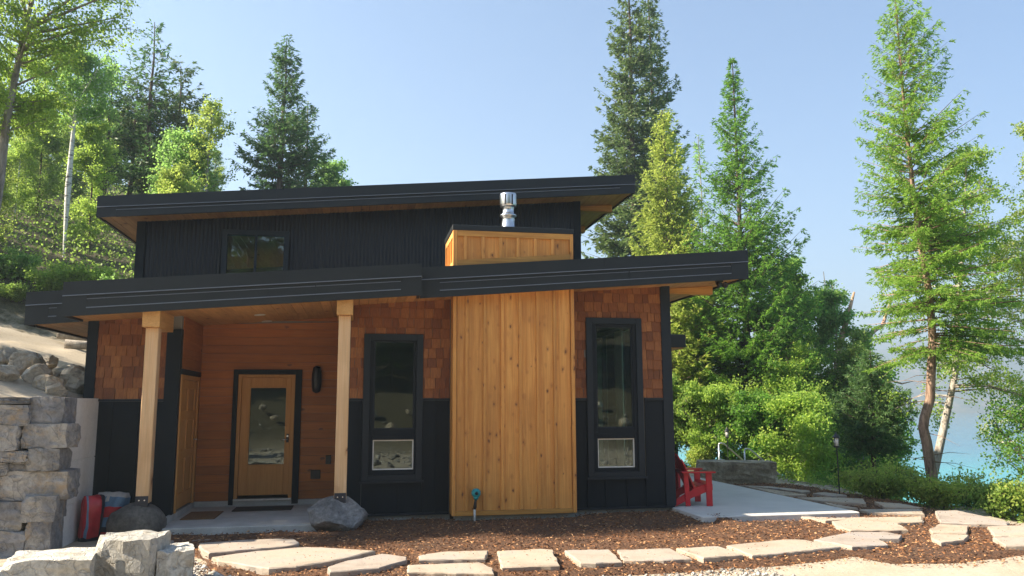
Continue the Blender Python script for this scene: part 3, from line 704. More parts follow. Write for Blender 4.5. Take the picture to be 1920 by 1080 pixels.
# roofs
def roof(name, outline, top, th, y_back, soff, planks):
    """outline: front steps [(x0,x1,y)] left to right"""
    mb = MB()
    for i, (a, b, y) in enumerate(outline):
        mb.box(a+(.03 if i == 0 else 0), b-(.03 if i == len(outline)-1 else 0), y+.03, y_back, 0, 0, zt=lambda x: top(x)-.012, zb=lambda x: top(x)-th+.05)
    ro = attach(mb.build(name, M['fascia'], None), house)
    def fas(p, q, nrmv, end0=True, end1=True):
        """layered metal fascia from p to q, outward normal nrmv"""
        p, q = Vector((*p, 0)), Vector((*q, 0)); n = Vector((*nrmv, 0)); L = (q-p).length; d = (q-p)/L
        f = MB(); lip = MB()
        def bar(m_, s0, s1, proud, a, b, slant=0, inn=.0):
            vs = []
            for s in (s0, s1):
                e = p+d*s
                for (o_, zz) in ((inn, a), (proud, a), (proud-slant, b), (inn, b)):
                    c = e+n*o_; vs.append((c.x, c.y, top(c.x if abs(n.x) < .5 else p.x)+zz))
            m_.add(vs, [(0, 1, 2, 3), (7, 6, 5, 4), (0, 4, 5, 1), (1, 5, 6, 2), (2, 6, 7, 3), (3, 7, 4, 0)])
        h = th
        bar(f, 0, L, .030, -.185, .0); e0 = .30 if end0 else 0.; e1 = .30 if end1 else 0.
        if end0: bar(f, .0, e0, .020, -h, -.186)
        if end1: bar(f, L-e1, L-.0, .020, -h, -.186)
        bar(f, e0, L-e1, -.004+.012, -.245, -.186, inn=-.02); bar(f, e0, L-e1, .014, -.35*h/.45, -.246, inn=-.02) if h > .4 else None
        k0 = -.35*h/.45 if h > .4 else -.246
        bar(f, e0, L-e1, .018, -h, k0-.001, inn=-.02)
        for q_ in range(1, int(L/2.9)+1): bar(f, q_*2.9-.006, q_*2.9+.006, .034, -.183, .003); bar(f, q_*2.9+.4, q_*2.9+.412, .022, -h+.004, -.2)
        bar(lip, 0, L, .040, -.197, -.184, .008, .028); bar(lip, e0, L-e1, .030, k0-.008, k0+.006, .010, .015)
        if h > .4: bar(lip, e0, L-e1, .022, -.252, -.241, .008, .012)
        attach(f.build('fascia', M['fascia'], None), ro); attach(lip.build('drip_edge', M['fascia_lip'], None), ro)
    first, last = outline[0], outline[-1]
    for i, (a, b, y) in enumerate(outline):
        fas((a, y+.03), (b, y+.03), (0, -1), end0=True, end1=True)
        if i+1 < len(outline):
            y2 = outline[i+1][2]
            if y2 > y: fas((b-.03, y+.03), (b-.03, y2+.03), (1, 0), False, False)
            elif y2 < y: fas((b+.03, y2+.03), (b+.03, y+.03), (-1, 0), False, False)
    fas((first[0]+.03, first[2]+.03), (first[0]+.03, y_back), (-1, 0), True, False)
    fas((last[1]-.03, last[2]+.03), (last[1]-.03, y_back), (1, 0), True, False)
    # soffit planks, every one an object; same-length planks share a mesh
    pw = .14; cache = {}; rr = random.Random(5)
    for i, (a, b, y) in enumerate(outline):
        x = a+.035 if i == 0 else a; e = b-.035 if i == len(outline)-1 else b
        while x < e-.01:
            wd = min(pw, e-x); ln = round(y_back-y-.04, 2); key = (round(wd, 3), ln)
            if key not in cache:
                sl_ = (top(1)-top(0)); hw = wd/2-.003
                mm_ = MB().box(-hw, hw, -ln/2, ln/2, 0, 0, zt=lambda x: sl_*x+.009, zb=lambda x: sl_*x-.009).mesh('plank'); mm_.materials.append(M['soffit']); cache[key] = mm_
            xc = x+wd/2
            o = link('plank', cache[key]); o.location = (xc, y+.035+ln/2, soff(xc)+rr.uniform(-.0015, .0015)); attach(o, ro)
            x += wd
    return ro
lower = roof('lower_roof', [(-4.65, -3.94, 12.3), (-3.94, .87, 11.6), (.87, 6.22, 11.95)], ltop, .47, 18.6, lambda x: lsof(x)-.012, 1)
upper = roof('upper_roof', [(-4.40, 5.12, 14.2)], utop, .365, 20.5, lambda x: usof(x)-.0, 1)
# beams under the eaves on the lake side
hp('beam', M['cedar_x'], XR+.002, 6.02, 12.90, 13.06, 0, 0, parent=lower, zb=lambda x: lsof(6.02)-.175+.0*x, zt=lambda x: lsof(x)-.024, bevel=.004)
hp('beam', M['cedar_x'], XR+.002, 5.90, 14.9, 15.06, 0, 0, parent=lower, zb=lambda x: lsof(5.9)-.19, zt=lambda x: lsof(x)-.024, bevel=.004)
hp('beam', M['cedar_x'], XR+.002, 5.90, 16.9, 17.06, 0, 0, parent=lower, zb=lambda x: lsof(5.9)-.19, zt=lambda x: lsof(x)-.024, bevel=.004)
for yb in (15.2, 17.2, 19.2):
    hp('beam', M['cedar_x'], 4.17, 4.98, yb, yb+.16, 0, 0, parent=upper, zb=lambda x: usof(4.98)-.16, zt=lambda x: usof(x)-.012, bevel=.004)
# floodlight under the lower eave
fl = attach(MB().box(5.76, 5.86, 12.14, 12.24, lsof(5.8)-.05, lsof(5.8)-.022).build('floodlight', M['black'], None), lower)
for dx, ang in ((-.04, .5), (.06, -.5)):
    mb = MB().lathe([(.02, 0), (.035, .03), (.045, .09), (.05, .10), (.03, .101)], (0, 0, 0), 14); o = mb.build('lamp_head', M['black'], None, smooth=True)
    o.rotation_euler = (R(125), 0, ang); o.location = (5.81+dx*1.2, 12.12, lsof(5.8)-.09); attach(o, fl)
hp('lake_side_roof', M['fascia'], XR+.005, 7.02, 16.5, 18.5, 2.86, 3.14, bevel=.01)
hp('lake_side_soffit', M['soffit'], XR+.005, 6.98, 16.55, 18.45, 2.83, 2.858)

# upper storey
UY = 14.8; UL, UR = XL, 4.16; UWx0, UWx1, UWz0, UWz1 = -2.46, -1.30, 3.70, 4.76
def corr(x0, x1, zb):
    pitch = .068; n = int(round((x1-x0)/pitch*6)); vs = []; fs = []
    for i in range(n+1):
        x = x0+(x1-x0)*i/n; y = UY-.012-.011*math.sin(2*math.pi*(x-UL)/pitch); vs += [(x, y, zb), (x, y, usof(x)+.02)]
    for i in range(n): fs.append((2*i, 2*i+2, 2*i+3, 2*i+1))
    o = MB().add(vs, fs).build('corrugated_panel', M['corr'], None, smooth=True); attach(o, house)
corr(UL+.12, UWx0+.06, 3.25); corr(UWx1-.06, UR-.12, 3.25); corr(UWx0+.06, UWx1-.06, UWz1-.03)
hp('corner_board', M['dark'], UL-.025, UL+.12, UY-.045, UY+.1, 3.2, 0, zt=usof); hp('corner_board', M['dark'], UR-.12, UR+.025, UY-.045, UY+.1, 3.2, 0, zt=usof)
wallmesh('upper_wall', M['room'], [(UL, UWx0+.08, UY+.004, UY+.12, 3.2, 0, usof), (UWx1-.08, UR, UY+.004, UY+.12, 3.2, 0, usof), (UWx0+.08, UWx1-.08, UY+.004, UY+.12, UWz1-.08, 0, usof),
    (UL+.002, UR-.002, 20.2, 20.3, 3.2, 0, usof)])
wallmesh('upper_wall', M['dark'], [(UL, UL+.12, UY+.12, 20.2, 3.0, 0, usof)]); wallmesh('upper_wall', M['dark'], [(UR-.12, UR, UY+.12, 20.2, 3.0, 0, usof)])
mb = MB(); t_ = .09
mb.box(UWx0, UWx0+t_, UY-.065, UY, UWz0, UWz1).box(UWx1-t_, UWx1, UY-.065, UY, UWz0, UWz1).box(UWx0+t_, UWx1-t_, UY-.065, UY, UWz1-t_, UWz1).box(-1.90, -1.86, UY-.04, UY+.03, UWz0, UWz1-t_)
uw = attach(mb.build('window', M['trim'], None, bevel=.003), house)
hp('pane', M['glass'], UWx0+t_+.004, -1.905, UY-.008, UY-.002, UWz0, UWz1-t_-.004, parent=uw); hp('pane', M['glass'], -1.855, UWx1-t_-.004, UY-.020, UY-.014, UWz0, UWz1-t_-.004, parent=uw)

# porch: slab, curbs, plank walls, doors, lamp
hp('porch_slab', M['concrete'], PX-.06, PR+.0, 11.82, 14.17, -.30, -.002, bevel=.01)
hp('curb', M['concrete'], PX+.0, PR-.002, 14.11, 14.168, .0, .085); hp('curb', M['concrete'], PX-.03, PX+.02, 12.0, 14.108, .0, .085)
def planks(axis_, rng_, fixed, z0, ztop, holes):
    z = z0; pw = .142
    while z < ztop(rng_[0 if ztop(rng_[0]) > ztop(rng_[1]) else 1] if axis_ == 0 else 0)-.01:
        segs = [rng_]
        for (a, b, za, zb) in holes:
            if z+pw > za+.01 and z+.10 < zb:
                n = []
                for (p, q) in segs:
                    if b <= p or a >= q: n.append((p, q)); continue
                    if p < a: n.append((p, a))
                    if b < q: n.append((b, q))
                segs = n
        for p, q in segs:
            zt = lambda x, z=z: min(z+pw-.004, ztop(x)+.0)
            if axis_ == 0:
                if ztop(q) < z+.02: continue
                hp('plank', M['porch_x'], p, q, fixed-.02, fixed-.001, z, 0, zt=lambda x, z=z: max(z+.002, min(z+pw-.004, ztop(x))))
            else: hp('plank', M['porch_y'], fixed+.001, fixed+.02, p, q, z, min(z+pw-.004, ztop(0)))
        z += pw
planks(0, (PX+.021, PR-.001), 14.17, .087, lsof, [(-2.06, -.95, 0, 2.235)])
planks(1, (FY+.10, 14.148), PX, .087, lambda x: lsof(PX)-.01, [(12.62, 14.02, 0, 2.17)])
# front door
dc = MB().box(-2.06, -1.985, 14.10, 14.169, .02, 2.235).box(-1.055, -.95, 14.10, 14.169, .02, 2.235).box(-1.985, -1.055, 14.10, 14.169, 2.155, 2.235).build('door_casing', M['dark'], None, bevel=.003); attach(dc, house)
fd = MB().box(-1.983, -1.925, 14.12, 14.24, .09, 2.153).box(-1.115, -1.057, 14.12, 14.24, .09, 2.153).box(-1.925, -1.115, 14.12, 14.24, 2.10, 2.153).build('door', M['door'], None, bevel=.003); attach(fd, house)
lf = MB().box(-1.923, -1.78, 14.15, 14.195, .165, 2.098).box(-1.20, -1.117, 14.15, 14.195, .165, 2.098).box(-1.78, -1.20, 14.15, 14.195, 1.93, 2.098).box(-1.78, -1.20, 14.15, 14.195, .165, .655).build('leaf', M['door'], None, bevel=.004); attach(lf, fd)
hp('pane', M['glass'], -1.776, -1.204, 14.168, 14.176, .66, 1.926, parent=fd)
hp('threshold', M['galv'], -1.98, -1.06, 14.07, 14.20, .087, .115, parent=fd)
hp('glass_bead', M['door'], -1.80, -1.778, 14.138, 14.149, .64, 1.95, parent=fd); hp('glass_bead', M['door'], -1.202, -1.18, 14.138, 14.149, .64, 1.95, parent=fd)
hp('glass_bead', M['door'], -1.778, -1.202, 14.138, 14.149, 1.928, 1.95, parent=fd); hp('glass_bead', M['door'], -1.778, -1.202, 14.138, 14.149, .64, .662, parent=fd)
hp('handle', M['black'], -1.175, -1.135, 14.128, 14.149, 1.02, 1.16, parent=fd, bevel=.004)
attach(MB().tube([(-1.155, 14.145, 1.07), (-1.155, 14.09, 1.07), (-1.25, 14.085, 1.07)], .010, 8).build('handle', M['bolt'], None, smooth=True), fd)
attach(MB().tube([(-1.155, 14.13, 1.125), (-1.155, 14.118, 1.125)], .016, 12).build('lock', M['bolt'], None), fd)
# side door
sdc = hp('door_header', M['dark'], PX+.001, PX+.045, 12.60, 14.04, 2.10, 2.18)
sd_ = MB().box(PX-.04, PX+.035, 12.66, 12.73, .09, 2.098).box(PX-.04, PX+.035, 13.95, 14.02, .09, 2.098).box(PX-.04, PX+.035, 12.73, 13.95, 2.03, 2.098).build('door', M['door'], None, bevel=.003); attach(sd_, house)
mb = MB(); ys = [12.735, 12.88, 13.27, 13.40, 13.80, 13.945]; zs = [.12, .34, .84, .98, 1.42, 1.56, 1.90, 2.025]
x0_, x1_ = PX-.03, PX+.012
mb.box(x0_, x1_, ys[0], ys[1], zs[0], zs[7]).box(x0_, x1_, ys[2], ys[3], zs[0], zs[7]).box(x0_, x1_, ys[4], ys[5], zs[0], zs[7])
for a, b in ((1, 2), (3, 4)):
    for c_, d_ in ((0, 1), (2, 3), (4, 5), (6, 7)): mb.box(x0_, x1_, ys[a], ys[b], zs[c_], zs[d_])
attach(mb.build('leaf', M['door'], None, bevel=.003), sd_)
for a, b in ((1, 2), (3, 4)):
    for c_, d_ in ((1, 2), (3, 4), (5, 6)): hp('door_panel', M['door'], x0_+.004, x1_-.016, ys[a]+.002, ys[b]-.002, zs[c_]+.002, zs[d_]-.002, parent=sd_)
attach(MB().tube([(PX+.01, 13.86, 1.10), (PX+.06, 13.86, 1.10), (PX+.065, 13.76, 1.10)], .010, 8).build('handle', M['bolt'], None, smooth=True), sd_)
# wall lamp, outlets, ceiling lights
wl = attach(MB().lathe([(.02, 0), (.065, .03), (.082, .14), (.085, .23), (.082, .32), (.065, .43), (.02, .46)], (-.705, 14.09, 1.84), 20).build('wall_lamp', M['black'], None, smooth=True), house)
hp('back_plate', M['black'], -.75, -.66, 14.135, 14.149, 1.92, 2.2, parent=wl)
hp('outlet', M['black'], -.76, -.60, 14.125, 14.149, .41, .56, bevel=.006); hp('outlet', M['black'], -.52, -.43, 14.125, 14.149, .65, .80, bevel=.006)
for lx, ly in ((-1.55, 13.0), (-1.55, 14.0)):
    o = attach(MB().lathe([(.085, 0), (.085, .008), (.07, .012)], (lx, ly, lsof(lx)-.036), 24).build('downlight', M['white'], None), lower); o.rotation_euler = (0, -.082, 0)
# posts with beams
def post(x0, zbot, ybeam):
    c_ = x0+.085
    ztop_ = lsof(c_)-.022-.235
    p = attach(MB().box(x0, x0+.17, 11.80, 11.97, zbot+.03, ztop_).build('post', M['post'], None, bevel=.008), house)
    mb = MB().box(x0+.004, x0+.166, 11.792, 11.798, zbot, zbot+.125).box(x0+.004, x0+.166, 11.972, 11.978, zbot, zbot+.125).box(x0+.004, x0+.166, 11.799, 11.971, zbot-.012, zbot+.0)
    attach(mb.build('bracket', M['bracket'], None), p)
    for bx in (.05, .12):
        attach(MB().tube([(x0+bx, 11.792, zbot+.07), (x0+bx, 11.784, zbot+.07)], .009, 8).build('bolt', M['bolt'], None), p)
    b = MB().box(c_-.115, c_+.115, 11.70, ybeam, ztop_+.001, 0, zt=lambda x: lsof(x)-.024).build('beam', M['cedar_y'], None, bevel=.006); attach(b, p)
    return p
post(-2.915, .31, 12.55); post(-.305, .29, 12.55)

# ------------------------------------------------------------------ things on and around the porch
def mat_(name, x0, x1, y0, y1, m_, label, th=.014):
    tag(MB().box(x0, x1, y0, y1, .0, th).build(name, m_, None, bevel=.004), label, 'doormat')
mat_('doormat', -1.90, -1.0, 13.42, 13.92, M['mat_black'], 'thin black rubber doormat in front of the glazed front door')
mat_('doormat', -2.50, -2.02, 12.62, 13.45, M['mat_brown'], 'brown coir doormat below the panelled side door')
def rock(name, mat, loc, size, seed, label=None, cat='boulder', group=None, rz=0, **k):
    o = link(name, rock_mesh(name, *size, seed, **k), mat, None, loc); o.rotation_euler = (0, 0, rz)
    if label: tag(o, label, cat, group)
    return o
def smooth(o, ang=None):
    o.data.polygons.foreach_set('use_smooth', [True]*len(o.data.polygons)); return o
smooth(rock('boulder', M['dark_boulder'], (-2.91, 11.93, .065), (.37, .34, .275), 4, 'rounded dark brown boulder carrying the wooden post by the concrete wall', cuts=8, rough=.085, tight=.86))
rock('boulder', M['granite'], (-.25, 11.93, .055), (.48, .40, .31), 12, 'angular grey granite boulder carrying the wooden post beside the tall dark window', cuts=18, rough=.09, tight=.74, nscale=2.)
# spigot
sp = thing('water_spigot', 'teal capped water spigot standing on a pipe against the knotty wood boards', 'water spigot', (1.755, 12.10, -.1))
SPL = (1.755, 12.10, -.1)
def sph(mb, name, mat, smooth_=True): return mb.build(name, mat, sp, smooth=smooth_, pl=SPL)
sph(MB().tube([(1.735, 12.12, -.12), (1.735, 12.12, .10)], .017, 10), 'pipe', M['pvc'])
sph(MB().tube([(1.735, 12.12, .10), (1.74, 12.12, .135), (1.745, 12.12, .20), (1.755, 12.12, .25)], [.022, .028, .02, .02], 10), 'valve', M['black'])
sph(MB().tube([(1.755, 12.16, .335), (1.755, 12.15, .335), (1.755, 12.09, .335), (1.755, 12.07, .335), (1.755, 12.065, .335)], [.045, .066, .068, .055, .03], 20), 'cap', M['teal'])
sph(MB().tube([(1.755, 12.12, .24), (1.755, 12.11, .29)], [.03, .045], 12), 'collar', M['teal'])
sph(MB().tube([(1.755, 12.066, .335), (1.755, 12.058, .335)], .024, 14), 'outlet', M['black'])

# sacks in the corner by the concrete wall
def sack(x, y, z, sx, sy, sz, rz, tilt, mat, seed, bands, label):
    bm = bmesh.new(); bmesh.ops.create_cube(bm, size=2.0); bmesh.ops.subdivide_edges(bm, edges=bm.edges[:], cuts=9, use_grid_fill=True)
    o_ = Vector((seed*3.1, 0, 0))
    for v in bm.verts:
        c = v.co.copy(); e = max(abs(c.x), abs(c.z)); pin = (1-abs(c.z)**6*.72)*(1-abs(c.x)**6*.45)
        c.y *= pin; c.y += noise.noise(c*2.2+o_)*.22; c.x += noise.noise(c*1.8+o_+Vector((5, 0, 0)))*.12; c.z += noise.noise(c*1.8+o_+Vector((0, 7, 0)))*.08
        v.co = Vector((c.x*sx, c.y*sy, c.z*sz))
    me = bpy.data.meshes.new('sack'); bm.to_mesh(me); bm.free()
    for mm_ in mat: me.materials.append(mm_)
    for p in me.polygons:
        p.use_smooth = True; u = (p.center.x/sx, p.center.z/sz); p.material_index = bands(*u)
    o = link('sack', me, None, None, (x, y, z)); o.rotation_euler = (tilt, 0, rz); tag(o, label, 'sack')
sack(-3.30, 12.12, .13, .20, .13, .33, R(-14), R(-10), [M['bag_dark'], M['bag_blue'], M['bag_red'], M['bag_white']], 2,
     lambda u, v: 3 if v > .72 else (1 if .38 < v <= .72 else (2 if -.05 < v <= .38 else (1 if -.35 < v <= -.05 else (0 if v > -.7 else 2)))), 'plastic sack with blue and red bands leaning in the corner beside the boulder')
sack(-3.50, 11.98, .11, .13, .11, .34, R(38), R(8), [M['bag_red'], M['bag_dark'], M['bag_blue']], 5,
     lambda u, v: 1 if u > .55 or (v < -.6) else (2 if abs(u+.7) < .12 else 0), 'bright red plastic sack against the concrete wall')

# concrete wall with form lines, dry stone wall, bank rocks
cw = MB()
for (a, b) in ((-.3, .36), (.372, .92), (.932, 1.745)): cw.box(-3.96, -3.68, 11.12, 12.66, a, b)
cw.box(-3.95, -3.69, 11.13, 12.65, -.3, 1.74)
tag(cw.build('concrete_wall', M['wallconc'], None, bevel=.004), 'pale cast concrete wall with form lines between the stone wall and the house', 'wall')
sw = thing('stone_wall', 'dry stacked grey ledge stone retaining wall ending at the pale concrete wall', 'stone wall', (-4.6, 11.15, -.15))
def sx_(p): return -4.32+p*.00608
def sz_(p): return 1.75-(p-745)*.00645
rows = [(-52, 746, 53, 758), (-52, 760, 54, 797), (56, 746, 117, 796), (-52, 799, 39, 844), (47, 797, 129, 841), (-52, 846, 58, 866), (60, 843, 117, 883), (-52, 868, 22, 890), (24, 868, 59, 884),
        (-52, 892, 8, 937), (10, 886, 132, 938), (-52, 940, 56, 992), (58, 930, 118, 976), (-52, 994, 68, 1050), (70, 978, 114, 1050)]
for r_ in range(7):                                # the wall goes on past the picture
    zt_ = 746+r_*40; cut = -52-rnd.randint(70, 110); rows += [(cut, zt_, -54, zt_+38), (cut-rnd.randint(90, 130), zt_, cut-2, zt_+38)]
for i, (a, b, c_, d_) in enumerate(rows):
    xa, xb, z1, z0 = sx_(a), sx_(c_), sz_(b), sz_(d_); dep = rnd.uniform(.42, .5); fr0 = 10.9+rnd.uniform(-.045, .06)
    o = link('stone', rock_mesh('stone', (xb-xa)/2*1.05, dep/2, (z1-z0)/2*1.06, 40+i, cuts=9, rough=.085, sub=3, boxy=True, tight=.95, nscale=2.2), M['stone_wall'], sw,
             ((xa+xb)/2+4.6, fr0+dep/2-11.15, (z0+z1)/2+.15)); o.rotation_euler = (rnd.uniform(-.02, .02), rnd.uniform(-.02, .02), rnd.uniform(-.05, .05))
fill = MB().box(-6.6, -3.72, 11.12, 11.34, -.3, 1.66).build('core', M['bench'], None); attach(fill, sw)
bank = [(-4.62, 12.9, .30, .22), (-4.25, 13.2, .26, .24), (-5.0, 13.4, .34, .25), (-3.98+.0, 13.0, .2, .18), (-4.55, 13.9, .30, .2), (-5.3, 12.7, .3, .25), (-4.35, 12.5, .22, .16), (-5.5, 14.1, .3, .22), (-4.9, 12.35, .24, .17), (-4.05, 13.9, .2, .2), (-4.15, 12.25, .17, .12), (-5.25, 14.9, .24, .17), (-4.7, 14.6, .2, .15), (-4.3, 15.0, .22, .16), (-5.9, 13.2, .34, .28)]
bank = [(min(x, -4.12), y, a, b) for x, y, a, b in bank]
def nth(v, lst): return ['nearest', 'second', 'third', 'fourth', 'fifth', 'sixth', 'seventh'][sorted(lst, reverse=True).index(v)]
for i, (x, y, s1, s2) in enumerate(bank):
    band = 0 if y < 12.8 else (1 if y < 13.5 else 2); mates = [b[0]-b[1]*1e-4 for b in bank if (0 if b[1] < 12.8 else (1 if b[1] < 13.5 else 2)) == band]
    sz = 'large' if s1 >= .3 else ('small' if s1 <= .2 else 'medium'); q_ = nth(x-y*1e-4, mates)
    lab = f"{sz} pale bank boulder in the {['front', 'middle', 'upper'][band]} row, {q_} from the house wall"
    rock('boulder', M['bank_rock'], (x, y, tz(x, y)+s2*.55), (s1, s1*.8, s2), 80+i, lab, 'boulder', 'boulders on the sandy bank', rz=rnd.uniform(0, 3), cuts=16, rough=.09, tight=.70, nscale=2.)
for i, (p, q, r_, lb) in enumerate([((-6.6, 19.3, 3.25), (-4.9, 19.6, 2.95), .14, 'weathered grey log lying under the low roof eave on the sandy bank'), ((-6.2, 18.6, 2.95), (-4.6, 18.9, 2.75), .10, 'thin grey log below the larger log on the sandy bank')]):
    a, b = Vector(p), Vector(q); mid = (a+b)/2+Vector((0, .1, .06))
    tag(MB().tube([a, a.lerp(mid, .5), mid, mid.lerp(b, .5)+Vector((0, 0, .03)), b], [r_, r_*.95, r_*.9, r_*.8, r_*.6], 9).build('log', M['log'], None, smooth=True), lb, 'log')

# pale quarried blocks in the left foreground
for i, (x, y, z, s_, lb, rz) in enumerate([
    (-2.84, 8.70, -.04, (.38, .34, .27), 'low pale stone block, broadest of the foreground blocks, below the ledge stone wall', .1),
    (-2.22, 8.9, -.04, (.31, .30, .39), 'tallest pale quarried stone block standing in the left foreground', -.15),
    (-1.80, 9.0, -.09, (.17, .26, .30), 'small pale stone block closest to the flagstones', .2),
    (-3.15, 8.55, -.10, (.14, .2, .24), 'small pale stone wedge at the outer end of the block row', .4)]):
    rock('stone_block', M['pale_block'], (x, y, z), s_, 120+i, lb, 'stone block', 'pale foreground blocks', rz=rz, cuts=10, rough=.085, boxy=True, tight=.86, nscale=1.9)

# ------------------------------------------------------------------ patio, step, mulch bed, flagstones
FLAGS = [
    [(-1.9, 10.82), (-1.34, 10.96), (-0.77, 10.94), (-0.67, 10.58), (-0.84, 10.38), (-1.29, 10.23), (-1.66, 10.07), (-1.84, 10.53)],
    [(-1.58, 9.84), (-1.13, 10.14), (-0.56, 10.33), (0.24, 9.89), (-0.21, 9.39), (-0.61, 9.09), (-0.88, 9.06), (-1.47, 9.59)],
    [(-0.28, 9.02), (-0.08, 9.32), (0.31, 9.67), (0.58, 9.45), (0.57, 9.26), (0.26, 8.86), (-0.25, 8.73)],
    [(0.72, 9.48), (0.98, 9.67), (1.54, 9.65), (1.43, 9.16), (0.7, 9.23)],
    [(0.56, 8.95), (1.34, 9.0), (1.44, 8.66), (1.4, 8.39), (0.53, 8.57)],
    [(1.64, 9.57), (2.17, 9.57), (2.28, 9.49), (2.15, 8.62), (1.53, 8.66)],
    [(2.41, 9.41), (2.93, 9.38), (2.86, 8.66), (2.55, 8.63), (2.4, 8.69)],
    [(3.06, 9.44), (3.69, 9.36), (3.68, 8.68), (3.34, 8.68), (2.92, 8.79)],
    [(3.75, 9.3), (4.3, 9.35), (4.32, 8.74), (3.8, 8.65)],
    [(4.43, 9.39), (5.36, 9.65), (5.57, 9.56), (5.74, 9.05), (4.85, 8.83), (4.44, 8.76)],
    [(5.67, 9.54), (6.48, 9.98), (6.95, 9.93), (7.0, 9.63), (6.77, 9.38), (6.52, 9.44), (6.37, 9.05), (5.87, 9.02)],
    [(6.78, 10.89), (7.16, 11.0), (7.59, 10.53), (7.36, 9.99), (6.58, 10.13), (6.6, 10.47)],
    [(6.56, 11.54), (7.0, 11.24), (8.45, 11.13), (8.09, 10.64), (7.63, 10.59), (7.18, 11.04), (6.74, 10.97)],
    [(7.67, 9.98), (8.13, 10.37), (8.43, 10.16), (7.92, 9.6), (7.55, 9.75)],
    [(7.36, 9.56), (7.57, 9.64), (7.82, 9.43), (7.46, 9.09), (7.04, 8.97), (7.17, 9.3)],
    [(9.01, 11.56), (9.41, 11.59), (9.33, 10.94), (9.19, 10.27), (9.01, 10.11), (8.23, 10.46)],
    [(8.63, 10.03), (9.18, 10.0), (9.37, 9.78), (8.76, 9.17), (8.13, 9.36)],
    [(7.97, 9.2), (8.35, 9.12), (8.62, 8.99), (8.17, 8.53), (7.65, 8.64)],
    [(7.97, 12.0), (8.98, 11.87), (8.62, 11.31), (7.91, 11.64)],
    [(8.85, 12.85), (9.09, 12.53), (9.08, 11.95), (8.57, 12.2)],
    [(8.36, 13.69), (8.91, 13.27), (8.5, 12.58), (7.99, 13.27), (7.89, 13.73)],
    [(8.5, 14.23), (8.83, 14.39), (8.93, 13.78), (8.58, 13.73)],
    [(7.78, 15.98), (8.39, 15.77), (8.71, 14.65), (8.41, 14.48), (8.25, 15.26)],
    [(7.87, 15.57), (8.14, 14.99), (8.34, 14.16), (7.85, 14.18)],
    [(7.91, 12.9), (8.06, 12.17), (7.77, 12.18)],
]
MULCH = [(-2.75, 11.8), (-2.6, 11.9), (-.65, 11.8), (-.19, 11.95), (-.19, 12.7), (1.39, 12.7), (1.39, 12.4), (3.4, 12.4), (3.4, 12.7), (5.1, 12.7), (5.3, 12.1), (5.6, 11.42), (7.62, 11.42), (7.62, 15.4), (7.7, 16.94), (9.41, 16.67), (9.62, 14.72), (9.7, 13.25), (9.5, 12.02), (9.22, 10.84), (9.53, 10.33), (8.0, 8.5), (7.55, 8.41), (6.66, 8.2), (5.97, 8.35), (5.79, 8.80), (4.65, 8.52), (3.62, 8.41), (2.73, 8.33), (1.37, 8.25), (0.19, 8.35), (-0.34, 8.7), (-1.47, 9.25), (-1.76, 9.97), (-1.98, 10.52)]
box('patio', M['patio'], None, 5.02, 7.6, 11.42, 20.5, -.25, -.012, bevel=.012)
pat = bpy.data.objects['patio']; struct(pat); pat['label'] = 'grey concrete patio slab on the lake side of the house'
def poly_sd(P, px, py):
    """signed distance, inside positive"""
    P = np.array(P); Q = np.roll(P, -1, 0); best = np.full(px.shape, 1e9); ins = np.zeros(px.shape, bool)
    for (ax, ay), (bx, by) in zip(P, Q):
        dx, dy = bx-ax, by-ay; t = np.clip(((px-ax)*dx+(py-ay)*dy)/(dx*dx+dy*dy), 0, 1)
        best = np.minimum(best, np.hypot(px-ax-t*dx, py-ay-t*dy))
        c = ((ay > py) != (by > py)) & (px < (bx-ax)*(py-ay)/(by-ay+1e-12)+ax); ins ^= c
    return np.where(ins, best, -best)
def mulch_h(x, y):
    d = poly_sd(MULCH, x, y)
    n_ = np.array([noise.fractal(Vector((a*1.3, b*1.3, 3.)), 1., 2., 5) for a, b in zip(np.ravel(x), np.ravel(y))]).reshape(np.shape(x))
    return d, -.20+np.clip((d+n_*.10+.02)*.6, 0, .095)+np.clip(y-10.4, 0, 1.8)*.018*np.where(x < 5.5, 1, 0)+n_*.014+.06*np.clip((y-10.9)/.5, 0, 1)*np.clip((11.9-y)/.3, 0, 1)*((x > 5.2) & (x < 7.6))
xs = np.arange(-3.2, 10., .07); ys_ = np.arange(7.9, 17.2, .07); A, B = np.meshgrid(xs, ys_, indexing='ij'); D_, H_ = mulch_h(A, B)
fine = np.array([noise.noise(Vector((a*11, b*11, 1.))) for a, b in zip(A.ravel(), B.ravel())]).reshape(A.shape); H_ = H_+fine*.010
ok = D_ > -.12; I = np.arange(A.size).reshape(A.shape); keep = ok[:-1, :-1] & ok[1:, :-1] & ok[1:, 1:] & ok[:-1, 1:]
F = np.stack([I[:-1, :-1], I[1:, :-1], I[1:, 1:], I[:-1, 1:]], -1)[keep]; used = np.unique(F); rm = np.zeros(A.size, int); rm[used] = np.arange(len(used))
mul = struct(link('mulch_bed', fast_mesh('mulch_bed', np.stack([A, B, H_], -1).reshape(-1, 3)[used], rm[F]), M['mulch'])); mul['label'] = 'brown bark mulch bed around the flagstones'
smooth(mul)
rng = np.random.default_rng(21); n = 30000
cx = rng.uniform(-2.8, 9.6, n*2); cy = 8.0+rng.random(n*2)**1.2*9; d = poly_sd(MULCH, cx, cy); ok = d > -.05-.25*rng.random(n*2)**3; cx, cy = cx[ok][:n], cy[ok][:n]
_, ch = mulch_h(cx, cy); n = len(cx)
a = rng.random(n)*6.28; D = nrm(np.stack([np.cos(a), np.sin(a), rng.normal(.05, .28, n)], 1)); L = rng.uniform(.02, .065, n)
